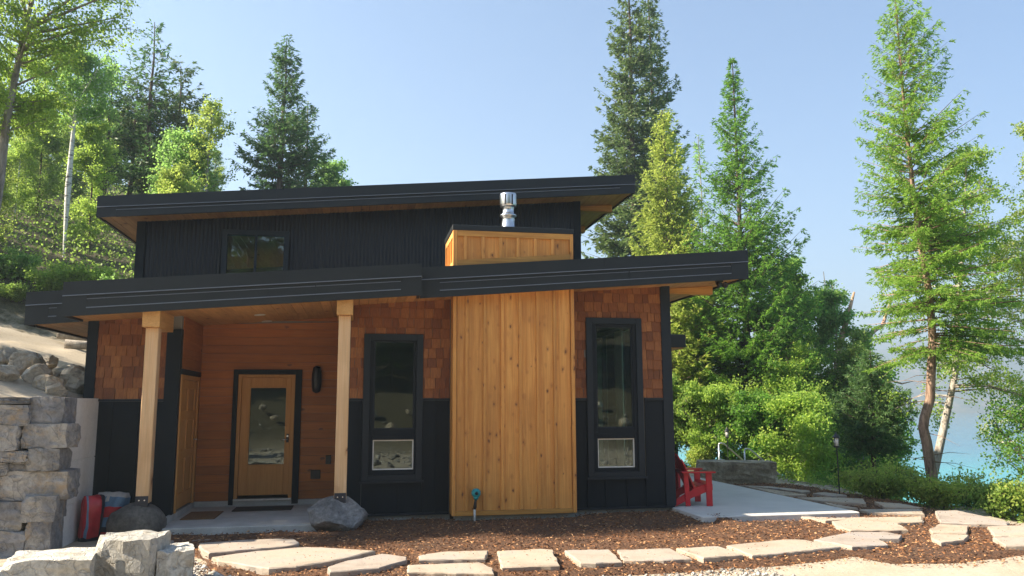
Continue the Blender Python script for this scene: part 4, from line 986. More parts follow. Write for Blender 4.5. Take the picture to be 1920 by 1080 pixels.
V, F = leaf_geo(np.stack([cx, cy, np.maximum(ch, -.148)+rng.uniform(.002, .022, n)], 1), D, L, rng.uniform(.008, .018, n), rng)
struct(link('mulch_chips', fast_mesh('mulch_chips', V, F), M['chip']), 'stuff')['label'] = 'loose bark chips scattered over the mulch bed'
path = None
def flag(i, P, top_=-.055):
    global path
    rr = random.Random(300+i); pts = []
    n_ = len(P); cxy = (sum(p[0] for p in P)/n_, sum(p[1] for p in P)/n_)
    for j in range(n_):
        a, b = P[j], P[(j+1) % n_]; L = math.hypot(b[0]-a[0], b[1]-a[1]); m_ = max(1, int(L/.09))
        for q in range(m_):
            t = q/m_; jit = .012 if q else .006
            pts.append((a[0]+(b[0]-a[0])*t+rr.uniform(-jit, jit), a[1]+(b[1]-a[1])*t+rr.uniform(-jit, jit)))
    dz = rr.uniform(-.008, .008); tx, ty = rr.uniform(-.012, .012), rr.uniform(-.012, .012)
    vs = []; N_ = len(pts)
    for (sc, z, jj) in ((.985, -.13, .006), (1.0, -.045, .010), (1.0, -.010, .004), (.975, .0, .0)):
        for (x, y) in pts:
            dx, dy = x-cxy[0], y-cxy[1]; s2 = sc+rr.uniform(-jj, jj)
            vs.append((dx*s2, dy*s2, z+dx*tx+dy*ty+(rr.uniform(-.003, .003) if z > -.1 else 0)))
    fs = []
    for r_ in range(3):
        for j in range(N_): fs.append((r_*N_+j, r_*N_+(j+1) % N_, (r_+1)*N_+(j+1) % N_, (r_+1)*N_+j))
    fs.append(tuple(3*N_+j for j in range(N_)))
    me = bpy.data.meshes.new('flagstone'); me.from_pydata(vs, [], fs); me.update()
    bm = bmesh.new(); bm.from_mesh(me); bmesh.ops.recalc_face_normals(bm, faces=bm.faces); bm.to_mesh(me); bm.free()
    return link('flagstone', me, M['flag'], mul, (cxy[0], cxy[1], top_+dz))
for i, P in enumerate(FLAGS): flag(i, P)
flag(60, [(-2.55, 11.2), (-2.5, 11.76), (-1.9, 11.80), (-1.2, 11.78), (-.72, 11.74), (-.70, 11.36), (-1.2, 11.22), (-1.9, 11.12)], -.10)

# gravel in the foreground
rng = np.random.default_rng(31); n = 9000
px_ = np.concatenate([rng.normal(-1.6, .9, n//2), rng.uniform(-4.2, 4.5, n-n//2)]); py_ = np.concatenate([rng.normal(9.1, .7, n//2), rng.uniform(6.8, 8.6, n-n//2)])
dd = poly_sd(MULCH, px_, py_); ok = (dd < .03) & (px_ > -3.9) & (py_ > 6.2) & (py_ < 11.3); px_, py_ = px_[ok], py_[ok]; n = len(px_)
oct_ = np.array([(1, 0, 0), (0, 1, 0), (-1, 0, 0), (0, -1, 0), (0, 0, .7), (0, 0, -.7)]); of = np.array([(0, 1, 4), (1, 2, 4), (2, 3, 4), (3, 0, 4), (1, 0, 5), (2, 1, 5), (3, 2, 5), (0, 3, 5)])
s_ = np.exp(rng.normal(-4.15, .45, n)); V = (oct_[None]*s_[:, None, None]*rng.uniform(.6, 1.3, (n, 6, 1)))
a = rng.random(n)*6.28; ca, sa = np.cos(a)[:, None], np.sin(a)[:, None]; V = np.stack([V[..., 0]*ca-V[..., 1]*sa, V[..., 0]*sa+V[..., 1]*ca, V[..., 2]], -1)
V += np.stack([px_, py_, np.full(n, -.148)+s_*.3], 1)[:, None, :]
struct(link('gravel', fast_mesh('gravel', V.reshape(-1, 3), (of[None]+(np.arange(n)*6)[:, None, None]).reshape(-1, 3)), M['pebble']), 'stuff')['label'] = 'grey gravel strewn beside the flagstones and stone blocks'

n = 5000; dx_ = rng.uniform(-10, 12, n); dy_ = rng.uniform(-9, 5, n); s_ = np.exp(rng.normal(-3.6, .55, n)); V = (oct_[None]*s_[:, None, None]*rng.uniform(.6, 1.3, (n, 6, 1)))+np.stack([dx_, dy_, terr(dx_, dy_)+s_*.3], 1)[:, None, :]
struct(link('drive_stones', fast_mesh('drive_stones', V.reshape(-1, 3), (of[None]+(np.arange(n)*6)[:, None, None]).reshape(-1, 3)), M['pebble']), 'stuff')['label'] = 'loose stones and gravel over the drive in front of the house'
tx_, ty_ = rng.uniform(-2, 9.3, 9000), rng.uniform(8.4, 16, 9000); on_ = np.zeros(9000, bool)
for P in FLAGS: on_ |= poly_sd(P, tx_, ty_) > .02
on_ &= rng.random(9000) < .55; tx_, ty_ = tx_[on_], ty_[on_]; n = len(tx_); a = rng.random(n)*6.28
V, F = leaf_geo(np.stack([tx_, ty_, np.full(n, -.044)], 1), nrm(np.stack([np.cos(a), np.sin(a), rng.normal(0, .1, n)], 1)), rng.uniform(.008, .03, n), rng.uniform(.004, .012, n), rng)
struct(link('stray_bark', fast_mesh('stray_bark', V, F), M['chip']), 'stuff')['label'] = 'stray bark bits lying on the flagstones'
# ------------------------------------------------------------------ lake side furniture
def adirondack(loc, rz, label):
    t = thing('adirondack_chair', label, 'chair', loc, 'red garden chairs', rz)
    def bx(name, c, s, rot=(0, 0, 0), bev=.004):
        mb = MB().box(-s[0]/2, s[0]/2, -s[1]/2, s[1]/2, -s[2]/2, s[2]/2); o = mb.build(name, M['red'], t, bevel=bev); o.location = c; o.rotation_euler = rot; return o
    # faces +X, floor z=0
    for y in (-.29, .29):
        bx('leg', (.40, y*1.06, .265), (.10, .03, .53)); bx('arm', (.21, y*1.16, .545), (.56, .14, .024)); bx('rear_leg', (.03, y*1.05, .27), (.08, .028, .53), (0, R(-3), 0))
        # stringer: seat side that runs back to the ground
        mb = MB(); pr = [(.44, .34), (.44, .25), (.14, .14), (-.16, .0), (-.26, .0), (-.25, .05), (.04, .22), (.16, .27), (.36, .345)]
        m_ = len(pr); vs = [(x, y*.95-.014, z) for x, z in pr]+[(x, y*.95+.014, z) for x, z in pr]
        mb.add(vs, [tuple(range(m_)), tuple(reversed(range(m_, 2*m_)))]+[(j, m_+j, m_+(j+1) % m_, (j+1) % m_) for j in range(m_)]); o = mb.build('stringer', M['red'], t)
    for i in range(3):
        x = .40-i*.105; bx('seat_slat', (x, 0, .352-.0-i*.030), (.095, .56, .02), (0, R(-16), 0))
    hs = [.60, .68, .72, .68, .60]
    for i in range(5):
        y = (i-2)*.115; h = hs[i]; a = R(-24); mb = MB()
        pr = [(-.052, 0), (.052, 0), (.054, h-.05), (.03, h-.008), (0, h), (-.03, h-.008), (-.054, h-.05)]; m_ = len(pr)
        vs = [(-.010, q, z) for q, z in pr]+[(.010, q, z) for q, z in pr]
        mb.add(vs, [tuple(range(m_)), tuple(reversed(range(m_, 2*m_)))]+[(j, (j+1) % m_, m_+(j+1) % m_, m_+j) for j in range(m_)])
        me = mb.mesh('back_slat'); o = link('back_slat', me, M['red'], t, (.20, y, .20)); o.rotation_euler = (0, a, (i-2)*-.05)
    bx('back_rail', (.02, 0, .53), (.03, .62, .07), (0, R(-24), 0)); bx('back_rail', (.15, 0, .25), (.03, .56, .07), (0, R(-24), 0)); bx('front_rail', (.455, 0, .30), (.02, .60, .10))
    return t
adirondack((5.30, 12.92, -.012), R(-6), 'red wooden slatted garden chair at the house corner, nearest on the patio')
adirondack((5.42, 14.6, -.012), R(4), 'second red garden chair, mostly hidden behind the first one')

rock('stone_bench', M['bench'], (8.55, 17.5, .08), (.85, .42, .25), 201, 'long flat topped tan stone slab at the far end of the patio', 'stone slab', rz=-.35, cuts=8, rough=.08, boxy=True, tight=.92, nscale=2.2)
def lantern(x, y, z, h, label):
    t = thing('path_lantern', label, 'lantern', (x, y, z), 'path lanterns')
    P = (x, y, z)
    MB().tube([(x, y, z-.1), (x, y, z+h)], .012, 8).build('pole', M['black'], t, pl=P)
    MB().lathe([(.02, 0), (.06, .015), (.062, .03), (.03, .035)], (x, y, z+h), 12).build('base', M['black'], t, pl=P)
    MB().lathe([(.042, 0), (.048, .09), (.046, .15)], (x, y, z+h+.035), 12).build('glass', M['lantern_glass'], t, smooth=True, pl=P)
    MB().lathe([(.075, 0), (.07, .02), (.02, .08), (.008, .11)], (x, y, z+h+.185), 12).build('cap', M['black'], t, pl=P)
    for k_ in range(4):
        a = k_*math.pi/2+.4; MB().tube([(x+.052*math.cos(a), y+.052*math.sin(a), z+h+.03), (x+.052*math.cos(a), y+.052*math.sin(a), z+h+.19)], .005, 5).build('bar', M['black'], t, pl=P)
lantern(8.95, 14.05, -.1, .90, 'black lantern on a thin pole standing among the flagstones in front of the small pine')
lantern(9.72, 20.3, -.15, .86, 'black lantern on a pole behind the stone slab and handrails')
def handrail(pts_top, posts, low, label):
    t = thing('handrail', label, 'handrail', pts_top[0], 'stair handrails'); P = pts_top[0]
    MB().tube(pts_top, .022, 10).build('top_rail', M['galv'], t, smooth=True, pl=P)
    MB().tube(low, .018, 10).build('lower_rail', M['galv'], t, smooth=True, pl=P)
    for a, b in posts: MB().tube([a, b], .022, 10).build('post', M['galv'], t, smooth=True, pl=P)
handrail([(9.95, 19.8, .40), (9.97, 19.8, .45), (10.02, 19.8, .47), (10.12, 19.8, .44), (11.15, 19.8, -.42), (11.4, 19.8, -.55), (11.5, 19.8, -.62)], [((9.95, 19.8, -.35), (9.95, 19.8, .42)), ((11.4, 19.8, -1.3), (11.4, 19.8, -.55))],
         [(9.95, 19.8, .02), (10.1, 19.8, 0.), (11.1, 19.8, -.84), (11.4, 19.8, -1.0)], 'nearer galvanised stair handrail going down beside the stone slab')
handrail([(9.75, 20.9, .50), (9.77, 20.9, .55), (9.84, 20.9, .56), (9.92, 20.9, .53), (10.95, 20.9, -.33), (11.3, 20.9, -.5)], [((9.75, 20.9, -.35), (9.75, 20.9, .52)), ((11.1, 20.9, -1.3), (11.1, 20.9, -.42))],
         [(9.75, 20.9, .12), (9.9, 20.9, .1), (10.9, 20.9, -.74), (11.1, 20.9, -.84)], 'farther galvanised stair handrail behind the stone slab')
st = thing('stair', 'concrete steps going down between the two handrails', 'stair', (10.2, 20.35, -.6))
for i in range(6): box('step', M['concrete'], st, 9.95+i*.32, 10.27+i*.32, 19.9, 20.8, -.9-i*.2, -.24-i*.17, pl=(10.2, 20.35, -.6))

# ------------------------------------------------------------------ trees
def straight(h, lean=(0, 0), n=7, wob=.05, seed=0, base=-.4):
    rr = random.Random(seed); return [(lean[0]*t+rr.uniform(-wob, wob)*(t > 0), lean[1]*t+rr.uniform(-wob, wob)*(t > 0), base+(h-base)*t) for t in [i/(n-1) for i in range(n)]]
def TR(name, label, x, y, geo, bark, leaf, group=None): return plant_tree(name, label, 'tree', (x, y, tz(x, y)), geo, M[bark], M[leaf], group)
def H(x, y, top): return top-tz(x, y)
cone = [(0, .75), (.12, 1.), (.5, .62), (.8, .34), (1, .10)]
def cn(r): return [(t, q*r) for t, q in cone]
# right side
h = H(9.9, 34, 21.6); TR('fir_tree', 'tall dark fir whose top leaves the picture, nearer of the close pair behind the roof', 12.1, 34, conifer(1, straight(H(12.1, 34, 22.8), (.1, 0)), .30, 3, cn(3.0), 560, lpm=24, L=.19, W=.065, rise=.30, droop=.40, tip=.35, sp=.20, tw=.34, hang=.05, spread=.35), 'bark_dark', 'l_fir', 'tall firs')
TR('fir_tree', 'tall dark fir growing close behind the other fir, on its lake side', 13.75, 35, conifer(2, straight(H(13.75, 35, 22.4), (-.2, 0)), .30, 3, cn(2.7), 500, lpm=24, L=.19, W=.065, rise=.30, droop=.40, tip=.35, sp=.20, tw=.34, hang=.05, spread=.35), 'bark_dark', 'l_fir', 'tall firs')
TR('pine_tree', 'bright yellow green young pine between the dark firs and the larch', 11.4, 28, conifer(3, straight(H(11.4, 28, 12.9), (-.1, 0)), .17, 1.5, [(0, 1.9), (.3, 1.85), (.6, 1.3), (.85, .65), (1, .15)], 460, lpm=30, L=.17, W=.05, rise=.55, droop=.25, tip=.35, sp=.2, tw=.42), 'bark_dark', 'l_pine')
TR('pine_tree', 'thin light topped sapling between the yellow pine and the larch', 13.1, 29, conifer(4, straight(H(13.1, 29, 12.3), (.1, 0)), .10, 2, [(0, 1.3), (.4, 1.1), (.62, .55), (1, .08)], 190, lpm=20, L=.16, W=.035, rise=.5, droop=.3, sp=.22), 'bark_grey', 'l_larch')
TR('larch_tree', 'tall bright green larch with a narrow pointed crown over the lake end of the house', 12.35, 24, conifer(5, [(.0, 0, -1.2), (.05, 0, 3), (-.1, 0, 7), (-.1, 0, H(12.35, 24, 13.3))], .17, 1.8, [(0, 2.3), (.25, 2.35), (.5, 1.65), (.75, .80), (.92, .25), (1, .02)], 600, lpm=38, L=.12, W=.036, rise=.50, droop=.42, tip=.35, sp=.14, tw=.25, gap=.1, hang=.2, spread=.4), 'bark_dark', 'l_larch2')
TR('pine_tree', 'bushy sunlit pine close behind the lake side corner of the house', 9.9, 24.5, conifer(6, straight(H(9.9, 24.5, 6.4)), .13, .8, [(0, 1.3), (.5, 1.5), (.8, .9), (1, .2)], 240, lpm=30, L=.15, W=.045, rise=.4, droop=.3, sp=.18), 'bark_larch', 'l_pine')
TR('aspen_tree', 'leafy green broadleaf tree behind the stone slab and handrails', 11.3, 25.5, broadleaf(7, straight(H(11.3, 25.5, 5.3)), .11, 1.0, [(0, 1.3), (.5, 1.5), (1, .5)], 46, nl=60, L=.10, W=.075), 'bark_larch', 'l_aspen')
TR('alder_tree', 'dense dark green broadleaf tree left of the far lantern pole', 13.3, 24.2, broadleaf(8, straight(H(13.3, 24.2, 4.6)), .11, .6, [(0, 1.2), (.5, 1.4), (1, .5)], 50, nl=60, L=.10, W=.075), 'bark_grey', 'l_alder')
TR('aspen_tree', 'tall light green aspen with a thin feathery top beside the larch', 14.9, 25.5, broadleaf(9, straight(H(14.9, 25.5, 6.6), (-.1, 0)), .12, 1.2, [(0, 1.3), (.5, 1.35), (.85, .7), (1, .15)], 56, nl=52, L=.095, W=.07), 'bark_grey', 'l_larch')
TR('aspen_tree', 'feathery light green aspen between the narrow larch and the broken snag', 15.6, 26.5, broadleaf(21, straight(H(15.6, 26.5, 7.0), (-.2, 0)), .10, 2.0, [(0, 1.3), (.5, 1.2), (1, .3)], 44, nl=34, L=.08, W=.06, cl=.18), 'bark_grey', 'l_birch')
TR('aspen_tree', 'sparse pale aspen just behind the broken snag', 17.2, 26.8, broadleaf(24, straight(H(17.2, 26.8, 6.5), (-.2, 0)), .09, 2.0, [(0, 1.2), (.5, 1.1), (1, .25)], 40, nl=26, L=.08, W=.06, cl=.17), 'bark_grey', 'l_birch')
TR('aspen_tree', 'light green aspen on the lake side of the snag, before the far hills', 18.4, 26.4, broadleaf(25, straight(H(18.4, 26.4, 4.2)), .08, .6, [(0, 1.2), (.5, 1.2), (1, .4)], 40, nl=34, L=.08, W=.06, cl=.18), 'bark_grey', 'l_aspen')
TR('aspen_tree', 'broad yellow green aspen low behind the small pine', 15.6, 23.2, broadleaf(22, straight(H(15.6, 23.2, 3.9)), .10, .6, [(0, 1.3), (.5, 1.4), (1, .5)], 50, nl=50, L=.08, W=.06, cl=.2), 'bark_grey', 'l_shrub')
TR('aspen_tree', 'leafy aspen filling the gap behind the larch stem at the patio end', 12.9, 22.6, broadleaf(23, straight(H(12.9, 22.6, 3.2)), .10, .5, [(0, 1.2), (.5, 1.35), (1, .5)], 50, nl=50, L=.08, W=.06, cl=.2), 'bark_larch', 'l_aspen')
TR('aspen_tree', 'light green aspen crown below the broken snag', 16.3, 25.5, broadleaf(10, straight(H(16.3, 25.5, 5.8), (.2, 0)), .11, 1.2, [(0, 1.3), (.5, 1.3), (1, .25)], 50, nl=52, L=.095, W=.07), 'bark_grey', 'l_birch')
TR('alder_tree', 'dark green alder behind the small pine', 15.0, 21.8, broadleaf(11, straight(H(15.0, 21.8, 2.6)), .1, .4, [(0, 1.1), (.5, 1.3), (1, .4)], 46, nl=60, L=.09, W=.065), 'bark_grey', 'l_alder')
TR('alder_tree', 'low green alder at the head of the stairs', 12.0, 20.6, broadleaf(12, straight(H(12.0, 20.6, 1.7)), .07, .2, [(0, .9), (.5, 1.05), (1, .4)], 40, nl=60, L=.075, W=.055), 'bark_grey', 'l_aspen')
TR('aspen_tree', 'yellow green young aspen behind the red chair', 8.9, 25.8, broadleaf(13, straight(H(8.9, 25.8, 3.6)), .07, .2, [(0, 1.0), (.5, 1.15), (1, .5)], 44, nl=60, L=.09, W=.07), 'bark_grey', 'l_yellow')
TR('pine_tree', 'small dark pine with a bare lower stem beside the lantern and the lake', 11.8, 17, conifer(14, [(.05, 0, -.6), (-.08, 0, .7), (0, 0, 1.6), (.05, 0, H(11.8, 17, 2.85))], .075, 1.15, [(0, .85), (.25, .95), (.6, .6), (1, .06)], 150, lpm=55, L=.10, W=.022, rise=.35, droop=.22, tip=.3, sp=.09, tw=.45, low_dead=10), 'bark_dark', 'l_spruce')
b_ = tz(10.9, 14)
TR('larch_tree', 'largest larch at the lake edge with a crooked sunlit trunk', 10.9, 14, conifer(15, [(x-10.9, 0, z-b_) for x, z in ((10.93, -.8), (10.92, -.28), (10.90, .2), (10.87, .57), (10.84, .9), (10.79, 1.15), (10.84, 1.36), (10.99, 1.7), (11.06, 2.21), (11.15, 2.9), (11.17, 3.7), (11.05, 4.8), (10.98, 5.7), (10.92, 7.6), (10.90, 10.15))], .112, 2.9,
    [(0, 1.35), (.12, 1.75), (.3, 1.40), (.55, 1.10), (.86, .60), (1, .04)], 400, lpm=60, L=.075, W=.020, rise=.50, droop=.62, tip=.25, sp=.085, tw=.24, az_bias=(.1, .22), low_dead=22, gap=.12, hang=.34, spread=.38), 'bark_larch', 'l_larch')
b_ = tz(12.0, 15.5)
TR('birch_tree', 'leaning birch right behind the crooked larch trunk', 12.0, 15.5, broadleaf(16, [(x-12.0, y-15.5, z-b_) for x, y, z in ((12.0, 15.5, -1.0), (12.1, 15.5, .1), (12.45, 15.5, 1.1), (12.85, 15.5, 2.3), (13.1, 15.6, 3.6), (13.5, 15.7, 5.2), (13.9, 15.8, 7.6))], .11, 2.2,
    [(0, 1.5), (.4, 1.7), (.8, 1.0), (1, .3)], 64, subs=13, nl=26, L=.055, W=.045, rise=.25, droopy=.35, cl=.13, tl=.6), 'bark_mottled', 'l_aspen')
TR('birch_tree', 'airy yellow green birch at the far right edge of the view', 14.8, 15.5, broadleaf(17, straight(H(14.8, 15.5, 8.2), (.5, 0)), .10, 1.5, [(0, 1.4), (.5, 1.6), (1, .4)], 70, subs=13, nl=28, L=.055, W=.045, rise=.35, droopy=.3, cl=.14, tl=.6), 'bark_birch', 'l_yellow')
TR('alder_tree', 'sparse leafy alder in front of the turquoise water by the larch trunk', 12.3, 13.2, broadleaf(18, straight(H(12.3, 13.2, 1.5)), .035, .2, [(0, .7), (.6, .8), (1, .3)], 34, subs=8, nl=20, L=.055, W=.04, rise=.7, cl=.22), 'bark_dark', 'l_alder')
TR('alder_tree', 'bright leafy alder at the right edge above the yellow shrubs', 12.6, 11.6, broadleaf(19, straight(H(12.6, 11.6, 1.7)), .035, .2, [(0, .8), (.6, .9), (1, .3)], 40, subs=8, nl=30, L=.055, W=.042, rise=.6, cl=.24), 'bark_dark', 'l_aspen')
for i, (x, y, hh, mt, lb) in enumerate([(7.6, 24.2, 2.6, 'l_aspen', 'low leafy young aspen right behind the house corner and red chair'), (8.9, 23.6, 2.4, 'l_shrub', 'bushy yellow green sapling behind the stone slab'), (10.3, 22.6, 2.0, 'l_aspen', 'bushy green sapling behind the two handrails'), (8.2, 27.0, 5.0, 'l_shrub', 'tall pale green aspen just clear of the side roof'), (11.2, 22.0, 1.6, 'l_alder', 'dark green sapling right of the handrails'), (6.6, 26.0, 3.4, 'l_aspen', 'young aspen glimpsed past the house corner board')]):
    TR('aspen_tree', lb, x, y, broadleaf(150+i, straight(H(x, y, hh)), .05, .1, [(0, 1.1), (.5, 1.2), (1, .5)], 46, subs=9, nl=46, L=.075, W=.06, cl=.17), 'bark_grey', mt)
# snag
sn = thing('dead_tree', 'broken bare orange brown snag above the aspens near the lake', 'dead tree', (16.6, 25.5, tz(16.6, 25.5)))
SP = tuple(sn.location)
MB().tube([(16.3, 25.5, SP[2]-.3), (16.35, 25.5, 1.5), (16.5, 25.5, 3.4), (16.95, 25.5, 4.6), (17.3, 25.5, 5.55)], [.16, .14, .12, .09, .035], 8).build('trunk', M['snag'], sn, smooth=True, pl=SP)
MB().tube([(16.45, 25.5, 3.0), (17.1, 25.4, 3.55), (17.9, 25.3, 4.2), (18.2, 25.3, 4.35), (18.6, 25.3, 5.3)], [.08, .085, .085, .07, .02], 8).build('limb', M['snag'], sn, smooth=True, pl=SP)
MB().tube([(17.5, 25.4, 3.0), (18.2, 25.3, 2.45), (18.8, 25.3, 2.3), (19.3, 25.3, 2.4)], [.04, .035, .03, .01], 6).build('limb', M['snag'], sn, smooth=True, pl=SP)
# shrubs along the lake edge
def shrub(seed, r, h, L=.05, W=.035, nl=26, n=26): h = h*.55; return broadleaf(seed, [(0, 0, -.1), (0, 0, h*.4), (0, 0, h)], .015, .02, [(0, r), (.5, r), (1, r*.5)], n, subs=7, nl=nl, L=L, W=W, rise=.7, cl=.16, tl=.3)
sg = [shrub(30, .45, .5), shrub(31, .35, .7), shrub(32, .5, .38)]
shr = [(10.0, 12.6, 0, 'l_yellow', 'yellow green shrub at the foot of the crooked larch'), (10.35, 11.7, 1, 'l_shrub', 'leafy shrub in front of the water right of the larch trunk'), (10.6, 10.9, 0, 'l_yellow', 'yellow flowered shrub at the right edge by the last flagstones'), (10.1, 14.9, 2, 'l_yellow', 'low yellow shrub between the small pine and the larch'),
       (11.2, 11.9, 1, 'l_alder', 'dark green shrub beyond the larch foot'), (11.3, 13.4, 1, 'l_shrub', 'thin shrub behind the larch trunk'),
       (9.6, 22.0, 1, 'l_yellow', 'yellow green shrub behind the stone slab'), (8.3, 22.4, 0, 'l_shrub', 'green shrub beyond the patio end'), (11.9, 18.9, 0, 'l_alder', 'dark shrub on the slope behind the lantern'), (12.6, 19.8, 1, 'l_yellow', 'yellow leaved shrub on the slope between lantern and alder'), (7.0, 23.0, 1, 'l_yellow', 'pale shrub behind the red chair back'),
       (10.9, 10.1, 1, 'l_aspen', 'light green shrub at the frame edge below the alder'), (10.3, 13.3, 2, 'l_shrub', 'small green shrub left of the larch foot'), (9.75, 13.9, 2, 'l_yellow', 'small yellow tuft behind the near lantern')]
shrub_src = {}
for i, (x, y, v_, mt, lb) in enumerate(shr):
    if v_ in shrub_src: recolour(dup(shrub_src[v_], (x, y, tz(x, y)), i*1.3, lb), M['bark_dark'], M[mt]); continue
    shrub_src[v_] = plant_tree('shrub', lb, 'shrub', (x, y, tz(x, y)), sg[v_], M['bark_dark'], M[mt], 'shrubs along the lake edge', rz=i*1.3, trunk_name='stem')

# left side
b_ = tz(-6.7, 16)
TR('aspen_tree', 'tall aspen at the left edge whose broad crown leaves the picture', -6.75, 16, broadleaf(40, [(x+6.75, 0, z-b_) for x, z in ((-6.75, 2.2), (-6.74, 4.5), (-6.66, 5.8), (-6.64, 6.9), (-6.55, 7.9), (-6.45, 8.9), (-6.3, 10.), (-6.1, 12.2))], .13, 3.6,
    [(0, .8), (.25, 1.1), (.6, 2.1), (.85, 2.0), (1, .8)], 80, subs=13, nl=40, L=.055, W=.045, rise=.35, cl=.15, tl=.5, az_bias=(0., .25)), 'bark_grey', 'l_aspen')
TR('birch_tree', 'white barked birch with black marks rising above the low roof corner', -8.2, 24, broadleaf(41, [(0, 0, -.4), (-.02, 0, 2), (0, 0, 4), (.04, 0, 6.), (-.05, 0, H(-8.2, 24, 11.6))], .135, 3.6, [(0, .9), (.4, 1.3), (.8, .8), (1, .2)], 50, subs=10, nl=30, L=.075, W=.06, rise=.6, cl=.16), 'bark_birch', 'l_birch')
TR('spruce_tree', 'tallest dark spruce of the hillside cluster with a sparse pointed top', -7.75, 30, conifer(42, straight(H(-7.75, 30, 15.75)), .15, 1.5, [(0, 1.5), (.4, 1.2), (.7, .75), (1, .12)], 120, lpm=20, L=.20, W=.055, rise=.45, droop=.35, tip=.4, sp=.26, gap=.25), 'bark_dark', 'l_spruce')
TR('pine_tree', 'dark clumpy pine right beside the tallest spruce', -6.85, 30.5, conifer(43, straight(H(-6.85, 30.5, 14.3)), .15, 2.0, [(0, 1.2), (.5, 1.1), (.8, .6), (1, .4)], 110, lpm=30, L=.18, W=.055, rise=.55, droop=.2, tip=.3, sp=.24, gap=.3), 'bark_dark', 'l_fir')
TR('spruce_tree', 'grey green slim spruce with a feathery top left of the tallest spruce', -9.1, 30, conifer(44, straight(H(-9.1, 30, 14.0)), .12, 1.5, [(0, 1.3), (.5, 1.0), (1, .08)], 150, lpm=16, L=.18, W=.05, rise=.4, droop=.4, sp=.26), 'bark_dark', 'l_spruce')
TR('pine_tree', 'small topped pine between the feathery spruce and the tallest spruce', -8.5, 31, conifer(45, straight(H(-8.5, 31, 13.9)), .12, 2.5, [(0, 1.0), (.6, .9), (1, .35)], 130, lpm=22, L=.18, W=.05, rise=.5, droop=.2, sp=.25, gap=.3), 'bark_dark', 'l_fir')
TR('aspen_tree', 'orange tinted aspen at the right end of the hillside woods', -4.95, 26, broadleaf(46, straight(H(-4.95, 26, 11.3), (.1, 0)), .09, 2.0, [(0, .9), (.5, .75), (1, .3)], 34, subs=7, nl=20, L=.08, W=.06, rise=.9, cl=.15), 'bark_grey', 'l_yellow')
TR('aspen_tree', 'slim light green aspen beside the orange tinted one', -5.7, 26.5, broadleaf(47, straight(H(-5.7, 26.5, 10.2)), .09, 1.5, [(0, 1.1), (.5, 1.0), (1, .3)], 46, subs=8, nl=34, L=.085, W=.065, rise=.8, cl=.26), 'bark_birch', 'l_birch')
TR('larch_tree', 'broad dark green conifer standing alone behind the upper roof', -3.15, 30, conifer(48, straight(H(-3.15, 30, 15.4), (.15, 0)), .18, 1.5, [(0, 2.1), (.35, 1.6), (.7, .72), (.9, .42), (1, .22)], 400, lpm=30, L=.15, W=.046, rise=.45, droop=.42, tip=.3, sp=.18, tw=.28, gap=.2, hang=.15), 'bark_dark', 'l_spruce')
TR('larch_tree', 'shorter conifer close behind the lone conifer above the upper roof', -2.25, 31.5, conifer(49, straight(H(-2.25, 31.5, 13.5)), .14, 1.5, [(0, 2.0), (.5, 1.3), (1, .1)], 160, lpm=24, L=.17, W=.045, rise=.45, droop=.4, sp=.22), 'bark_dark', 'l_spruce')
TR('aspen_tree', 'small round pale tree top just showing over the upper roof', -1.3, 33, broadleaf(50, straight(H(-1.3, 33, 11.5)), .09, 2.5, [(0, .6), (.6, .6), (1, .35)], 34, subs=8, nl=40, L=.10, W=.08, cl=.26), 'bark_grey', 'l_birch')
# hillside wood: copies of three aspens and a spruce
P1 = broadleaf(60, straight(8.5, (.3, .1), seed=1), .10, 1.0, [(0, 1.2), (.5, 1.35), (.85, .8), (1, .3)], 54, subs=9, nl=32, L=.11, W=.085, rise=.6, cl=.30)
P2 = broadleaf(61, straight(7.2, (-.2, .2), seed=2), .09, .5, [(0, 1.2), (.5, 1.3), (1, .5)], 54, subs=9, nl=32, L=.11, W=.085, rise=.5, cl=.30)
P3 = conifer(62, straight(9.5, (.1, 0), seed=3), .14, .8, cn(1.6), 200, lpm=18, L=.19, W=.055, rise=.35, droop=.4, sp=.25)
spots_ = []
rr = random.Random(44)
for row in range(7):
    for c_ in range(9):
        y = 22.8+row*3.4+rr.uniform(-1.1, 1.1); x = -5.2-(y-24)*.16-c_*1.9+rr.uniform(-.8, .8)
        if abs(x+8.2+(y-24)*.34) < .7 and y < 24.2: continue
        spots_.append((x, y, row, c_))
protos = []
